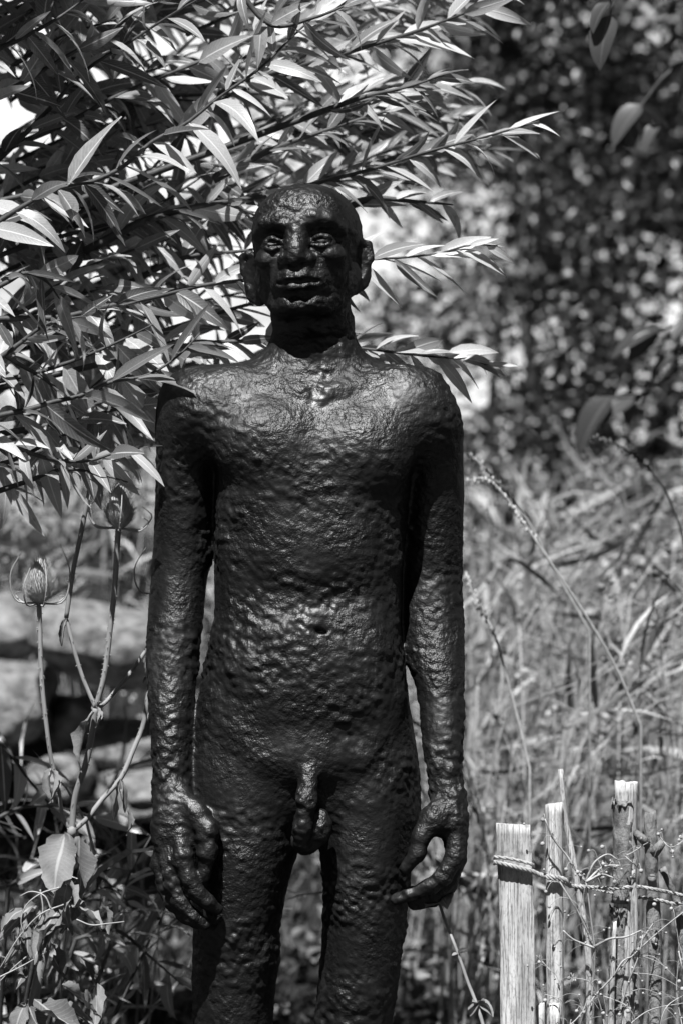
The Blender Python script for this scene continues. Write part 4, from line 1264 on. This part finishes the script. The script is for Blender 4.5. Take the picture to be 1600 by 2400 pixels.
# ------------------------------------------------------------------ rocks on the bank behind, left
def make_rock(name, c, r, seed, label):
    nu, nv = 40, 26
    th = np.linspace(0, np.pi, nv + 1)[:, None]; ph = np.arange(nu)[None] * 2 * np.pi / nu
    D_ = np.stack([np.sin(th) * np.cos(ph), np.sin(th) * np.sin(ph), np.cos(th) * np.ones_like(ph)], -1).reshape(-1, 3)
    p = 3.2
    k = (np.abs(D_) ** p).sum(1) ** (-1 / p)
    d = 1 + .20 * noise(D_ + seed, .8, seed) + .09 * noise(D_ + seed, .33, seed + 1) + .04 * noise(D_ + seed, .15, seed + 2)
    V = D_ * (k * d)[:, None] * np.array(r)
    i, j = np.meshgrid(np.arange(nv), np.arange(nu), indexing='ij'); j2 = (j + 1) % nu
    F = np.stack([i * nu + j, (i + 1) * nu + j, (i + 1) * nu + j2, i * nu + j2], -1).reshape(-1, 4)
    o = link(name, np_mesh(name, V, F, None, M_ROCK))
    o.location = c
    o.rotation_euler = (random.uniform(-.1, .1), random.uniform(-.15, .15), random.uniform(-.4, .4))
    tag(o, label, 'rock', 'rocks on the bank')


for i, (x0, x1, y0, y1, yy, lab) in enumerate([
        (90, 480, 1425, 1610, 3.1, 'large pale rock overhanging a dark gap behind the teasel stems'),
        (-90, 118, 1560, 1745, 3.2, 'grey rock below and left of the overhanging pale rock'),
        (112, 222, 1630, 1750, 3.3, 'small pale rock under the dark gap behind the forked teasel'),
        (222, 470, 1680, 1830, 3.2, 'broad rock under the dark gap next to the statue arm'),
        (60, 215, 1770, 1880, 3.0, 'low rock behind the lower teasel leaves'),
        (245, 430, 1815, 1900, 2.9, 'low flat stone at the foot of the rocks beside the statue wrist'),
        (-120, 90, 1400, 1560, 3.5, 'dark rock at the left edge above the grey rock')]):
    c = at((x0 + x1) / 2, (y0 + y1) / 2, yy)
    k = (yy + 5) / 5 / PXM
    make_rock('rock', c, ((x1 - x0) / 2 * k, .20, (y1 - y0) / 2 * k), i * 7 + 3, lab)
# earth bank that the rocks are set in
def make_bank():
    xs, zs = np.linspace(-2.6, .2, 40), np.linspace(.35, 1.35, 24)
    X, Z = np.meshgrid(xs, zs, indexing='ij')
    P = np.stack([X.ravel(), 3.45 + (Z.ravel() - .4) * .75, Z.ravel()], 1)
    fade = np.clip((.35 - P[:, 0]) / .9, 0, 1)
    P[:, 2] = .35 + (P[:, 2] - .35) * fade
    P[:, 1] += .10 * noise(P, .22, 4)
    n = 24
    i, j = np.meshgrid(np.arange(39), np.arange(23), indexing='ij')
    F = np.stack([i * n + j, (i + 1) * n + j, (i + 1) * n + j + 1, i * n + j + 1], -1).reshape(-1, 4)
    top = P.reshape(40, 24, 3)[:, -1]
    back = top + [0, 2.4, -.25]
    V = np.vstack([P, back]); o0 = len(P); q = np.arange(39)
    F = np.vstack([F, np.stack([q * n + 23, (q + 1) * n + 23, o0 + q + 1, o0 + q], 1)])
    tag(link('terrain_bank', np_mesh('terrain_bank', V, F, None, M_GROUND)), kind='structure')


make_bank()


# ------------------------------------------------------------------ grass, weeds
BLADE = [leaf_template(4, w, a_, .15, .0, tw, 'blade', 50 + i) for i, (w, a_, tw) in enumerate([(.08, .5, .3), (.06, .9, -.4), (.10, .25, .2)])]


def scatter_xy(n, x0, x1, y0, y1):
    return rng.uniform(x0, x1, n), rng.uniform(y0, y1, n)


def make_grass():
    x, y = scatter_xy(34000, -2.0, 2.2, .9, 5.2)
    x2, y2 = scatter_xy(7000, -2.2, 2.2, -1.2, .9)
    x, y = np.r_[x, x2], np.r_[y, y2]
    cl = noise(np.stack([x, y, 0 * x], 1), .25, 12)
    keep = rng.random(len(x)) < .45 + .55 * cl
    x, y = x[keep], y[keep]
    z = gz(x, y) - .005
    n = len(x)
    d = np.stack([rng.normal(0, .45, n), rng.normal(0, .45, n), np.ones(n)], 1)
    o = leaf_cloud('grass', BLADE, np.stack([x, y, z], 1), d, rng.uniform(-3, 3, n), rng.uniform(.05, .15, n), M_GRASS)
    tag(o, 'short rough grass on the ground behind the statue', 'grass', kind='stuff')


make_grass()


def make_ground_cover():
    x, y = scatter_xy(5200, -1.9, 2.0, .8, 4.2)
    n = len(x)
    d = np.stack([rng.normal(0, 1, n), rng.normal(0, 1, n), rng.uniform(.1, .9, n)], 1)
    o = leaf_cloud('ground_leaves', [leaf_template(3, w_, .4, .3, .02, .2, 'oval', 80 + i) for i, w_ in enumerate((.45, .6, .35))],
                   np.stack([x, y, gz(x, y) + rng.uniform(0, .05, n)], 1), d, rng.normal(0, .8, n), rng.uniform(.025, .07, n), M_COVER)
    tag(o, 'low broad leaves scattered through the grass behind the statue', 'ground cover', kind='stuff')


make_ground_cover()


def weed_mass(name, n, xr, yr, hr, lean, seed, label, dens=None, heads=.5, zf=None):
    r = np.random.default_rng(seed)
    b = Build(); lp, ld, ll = [], [], []; hb = Build()
    for k in range(n):
        x, y = r.uniform(*xr), r.uniform(*yr)
        h = r.uniform(*hr)
        if dens is not None:
            h *= dens(x, y)
            if h < .08: continue
        z = float((zf or gz)(x, y))
        a_ = r.normal(lean * .6, .75); ln = r.uniform(.1, .75) * h
        p0 = np.array([x, y, z]); dx, dy = math.sin(a_) * ln, r.normal(0, .18) * h
        P = spline([p0, p0 + [dx * .25, dy * .3, h * .55], p0 + [dx * .7, dy, h * .95], p0 + [dx * 1.25, dy * 1.4, h * r.uniform(.85, 1.1)]], 7)
        b.tube(P, [.0035, .0025, .0012], 3, cap=False)
        for j in range(r.integers(2, 7)):
            t = r.uniform(.15, 1) * 5.99; i0 = int(t); p = P[i0] + (P[i0 + 1] - P[i0]) * (t - i0)
            for q in range(2):
                d = np.array([r.normal(), r.normal() * .7, r.normal() * .6 + .5])
                lp.append(p); ld.append(d); ll.append(r.uniform(.03, .09))
            if j % 2 == 0:
                lp.append(p); ld.append([r.normal(.3, 1), r.normal() * .6, r.normal() * .5 + .7]); ll.append(r.uniform(.14, .34))
        if r.random() < heads:
            for q in range(r.integers(1, 4)):
                hb.blob(P[-1] + r.normal(0, .012, 3), r.uniform(.005, .009), 6, 4)
    o = b.obj(name, M_WEED)
    tag(o, label, 'weeds', kind='stuff')
    nL = len(lp)
    lf = leaf_cloud('leaves', [leaf_template(4, .060, .5, .2, 0, .3, 'lance', 90), leaf_template(4, .035, .9, .2, 0, .4, 'lance', 91), leaf_template(4, .030, .4, .2, 0, .5, 'lance', 92)], lp, ld, r.uniform(-3, 3, nL), ll, M_WEED, o)
    tag(lf, kind='stuff')
    if hb.V:
        h_ = hb.obj('seed_heads', M_WEED, o); tag(h_, kind='stuff')


weed_mass('undergrowth', 760, (.15, 2.2), (2.3, 4.8), (.45, .95), .5, 21, 'tall tangled pale weeds covering the bank right of the statue',
          lambda x, y: np.clip((x - .08 * (y + 5) / 5 + .08) / .25, .12, 1))
weed_mass('undergrowth', 300, (.2, 1.5), (1.5, 3.2), (.6, 1.1), .55, 25, 'taller thin weed stems with round heads standing above the tangle on the right', None, .9)
weed_mass('undergrowth', 70, (-.95, -.36), (.5, 1.5), (.45, .75), .2, 27, 'dry weeds standing behind the withered teasel leaves at the lower left', None, 0.0)
bank_z = lambda x, y: .35 + (min(max(.4 + (y - 3.45) / .75, .35), 1.35) - .37) * min(1, max(0, (.35 - x) / .9))
weed_mass('undergrowth', 620, (-2.0, .2), (3.75, 4.9), (.14, .38), .3, 22, 'blurred weeds on top of the rocky bank left of the statue', zf=bank_z)
weed_mass('undergrowth', 130, (-1.9, .1), (3.3, 3.75), (.10, .28), .3, 26, 'blurred weeds growing between the rocks on the left', zf=bank_z)


def make_stalk(pts, y, label, r=.0028):
    P = spline([at(px, py, y) for px, py in pts], 26)
    b0 = P[-1].copy(); b0[2] = float(gz(b0[0], b0[1])); P = np.vstack([P, b0])
    base = P[-1].copy()
    root = empty('grass_stalk', tuple(base))
    tag(root, label, 'grass stalk', 'arching grass stalks')
    b = Build(); b.tube(P - base, [r * .6, r], 6); link('stem', b.mesh('stem', M_WEED), root)
    s = Build()
    for k in range(34):
        t = random.random() * 8; i = int(t); p = P[i] + (P[i + 1] - P[i]) * (t - i)
        s.blob(p + rng.normal(0, .003, 3) - base, (.0022, .0022, .0048), 6, 4)
    tag(link('seed_ear', s.mesh('seed_ear', M_WEED), root), kind='stuff')


make_stalk([(1092, 1128), (1135, 1120), (1180, 1160), (1225, 1225), (1290, 1320), (1370, 1440), (1440, 1560), (1500, 1700)], .9, 'long grass stalk arching over the weeds next to the statue upper arm', .0028)
make_stalk([(1095, 1060), (1150, 1115), (1215, 1190), (1300, 1340), (1380, 1480)], 1.1, 'straighter grass stalk leaning up to the statue elbow', .0026)
make_stalk([(1385, 1025), (1440, 1040), (1500, 1080), (1545, 1130), (1590, 1230), (1620, 1400)], 1.2, 'grass stalk drooping at the right edge above the weeds', .003)
make_stalk([(1090, 1340), (1110, 1400), (1150, 1470), (1190, 1600), (1240, 1800)], 1.0, 'short bent grass stalk beside the statue forearm', .003)


# ------------------------------------------------------------------ hedge shrubs and trees behind
OVAL = [leaf_template(3, w, a_, f_, .02, tw, 'oval', 70 + i) for i, (w, a_, f_, tw) in enumerate([(.55, .2, .3, .2), (.65, .35, .2, -.3), (.48, .1, .35, .4)])]


def bush(name, c, r, n, size, mat, label, cat, trunk_h=None, seed=0, clumps=60, hollow=.55, group=None, face=0.0):
    rg = np.random.default_rng(seed)
    base = np.array([c[0], c[1], float(gz(c[0], c[1]))])
    root = empty(name, tuple(base))
    tag(root, label, cat, group)
    # clump centres through the crown, leaves round each clump
    d = rg.normal(size=(clumps, 3)); d /= np.linalg.norm(d, axis=1)[:, None]
    cc = d * (hollow + (1 - hollow) * rg.random(clumps) ** .6)[:, None] * np.array(r) + np.array(c)
    k = rg.integers(0, clumps, n)
    cs = np.array(r).mean() * .19 * rg.uniform(.6, 1.2, clumps)
    p = cc[k] + rg.normal(size=(n, 3)) * cs[k][:, None] * .62
    ok = p[:, 2] > base[2] + .02
    p = p[ok]; n = len(p)
    dr = rg.normal(size=(n, 3)) * [1, 1, .6] + [0, -.2, -.35]
    f = leaf_cloud('foliage', OVAL, p - base, dr, rg.normal(0, .9, n), rg.uniform(*size, n), mat, root, np.clip(.75 * (rg.random(clumps) ** 1.6)[k[ok]] + .3 * rg.random(n), .01, 1),
                   (np.array([-.1, -.5, .75]) * face + rg.normal(0, .35, (n, 3))) if face else None)
    tag(f, kind='stuff')
    b = Build()
    for q in range(9):
        e_ = cc[rg.integers(0, clumps)]
        m = base * .5 + e_ * .5 + rg.normal(0, .12, 3); m[2] = max(m[2], base[2] + .1)
        b.tube(spline([base - [0, 0, .05], base + (m - base) * .45 + [0, 0, .1], m, e_], 12) - base, [.05, .03, .012, .005], 7)
    link('trunk', b.mesh('trunk', M_TRUNK), root)
    return root


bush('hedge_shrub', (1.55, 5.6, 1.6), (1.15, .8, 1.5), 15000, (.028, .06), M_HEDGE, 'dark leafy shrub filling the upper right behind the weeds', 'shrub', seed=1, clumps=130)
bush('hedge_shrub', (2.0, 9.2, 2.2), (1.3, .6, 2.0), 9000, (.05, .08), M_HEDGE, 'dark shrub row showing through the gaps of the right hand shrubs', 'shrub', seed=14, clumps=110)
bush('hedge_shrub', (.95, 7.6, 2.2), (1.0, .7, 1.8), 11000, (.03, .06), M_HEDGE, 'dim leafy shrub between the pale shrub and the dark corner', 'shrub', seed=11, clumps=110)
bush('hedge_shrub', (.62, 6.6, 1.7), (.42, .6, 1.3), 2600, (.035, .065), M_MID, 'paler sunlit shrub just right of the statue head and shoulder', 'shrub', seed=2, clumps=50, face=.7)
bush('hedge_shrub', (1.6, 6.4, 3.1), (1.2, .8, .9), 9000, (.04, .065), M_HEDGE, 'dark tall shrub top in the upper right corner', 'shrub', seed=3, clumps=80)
bush('hedge_shrub', (-2.1, 8.2, 1.4), (1.4, .9, 1.0), 1800, (.05, .085), M_PAINTED_SUNLIT, 'shrub with sunlight painted into near-white leaves, seen in patches through the left of the willow', 'shrub', face=1, seed=4, clumps=60)
bush('hedge_shrub', (-.2, 8.6, 1.9), (.95, .9, 1.4), 1500, (.05, .085), M_PAINTED_SUNLIT, 'shrub with sunlight painted into near-white leaves behind the statue head', 'shrub', face=1, seed=5, clumps=50)
bush('hedge_shrub', (-1.5, 6.2, .95), (1.3, .5, .4), 4000, (.04, .07), M_WILLOW_FAR, 'low grey shrub behind the rocky bank on the left', 'shrub', seed=9, clumps=50)
bush('broadleaf_tree', (3.6, 22, 5.5), (3.2, 2, 3.6), 8000, (.12, .2), M_HEDGE, 'far blurred tree behind the dark shrubs on the right', 'tree', seed=7, clumps=50)


bush('broadleaf_tree', (3.7, 6.6, 6.4), (3.2, 2.8, 1.9), 9000, (.08, .13), M_HEDGE, 'unseen tall tree added so its crown shades the dark shrubs on the upper right', 'tree', seed=12, clumps=110)  # crown above the view, added to darken the shrubs below
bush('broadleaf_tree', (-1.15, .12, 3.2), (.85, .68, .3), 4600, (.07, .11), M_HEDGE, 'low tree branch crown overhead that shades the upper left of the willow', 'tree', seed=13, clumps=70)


def make_bramble():
    base = np.array([1.6, 2.1, float(gz(1.6, 2.1))])
    root = empty('bramble', tuple(base))
    tag(root, 'blurred bramble branches with broad leaves reaching in from the right edge', 'bramble')
    ov = [leaf_template(8, w, a_, .35, .02, tw, 'oval', 30 + i) for i, (w, a_, tw) in enumerate([(.55, .15, .1), (.5, .3, -.2)])]
    mes = [np_mesh('bramble_leaf', V, F, UV, M_BRAMBLE) for V, F, UV in ov]
    sets = [
        ([(1660, -250), (1560, -120), (1450, -20), (1428, 30)], .8, [((1428, 36), (1392, 160), .35), ((1425, 5), (1375, 68), .2)]),
        ([(1700, 60), (1600, 142), (1545, 190), (1500, 250), (1455, 300)], 2.0, [((1500, 245), (1420, 335), .6), ((1500, 250), (1580, 300), .4), ((1470, 290), (1490, 360), -.4), ((1600, 142), (1565, 150), .2), ((1540, 290), (1500, 350), .3)]),
        ([(1700, 800), (1600, 858), (1540, 900), (1500, 925), (1430, 930)], 2.3, [((1540, 780), (1465, 845), .5), ((1560, 770), (1420, 830), .2), ((1500, 925), (1400, 985), .4), ((1430, 930), (1330, 1060), .5), ((1590, 830), (1510, 880), .3), ((1480, 940), (1470, 1000), -.3)]),
        ([(1700, 700), (1620, 745), (1560, 770), (1540, 780)], 2.3, [((1620, 745), (1570, 800), .3)]),
    ]
    for pts, y, lv in sets:
        P = px_branch(pts, y, y, 18)
        Q = np.vstack([spline([base, (base + P[0]) / 2 + [.15, 0, .3], P[0]], 8)[:-1], P])
        b = Build(); b.tube(Q - base, [.007, .005, .002], 6)
        br = link('branch', b.mesh('branch', M_TWIG), root)
        for a_, c, roll in lv:
            place_leaf('leaf', random.choice(mes), at(a_[0], a_[1], y), at(c[0], c[1], y - .03), roll, br, base)


make_bramble()
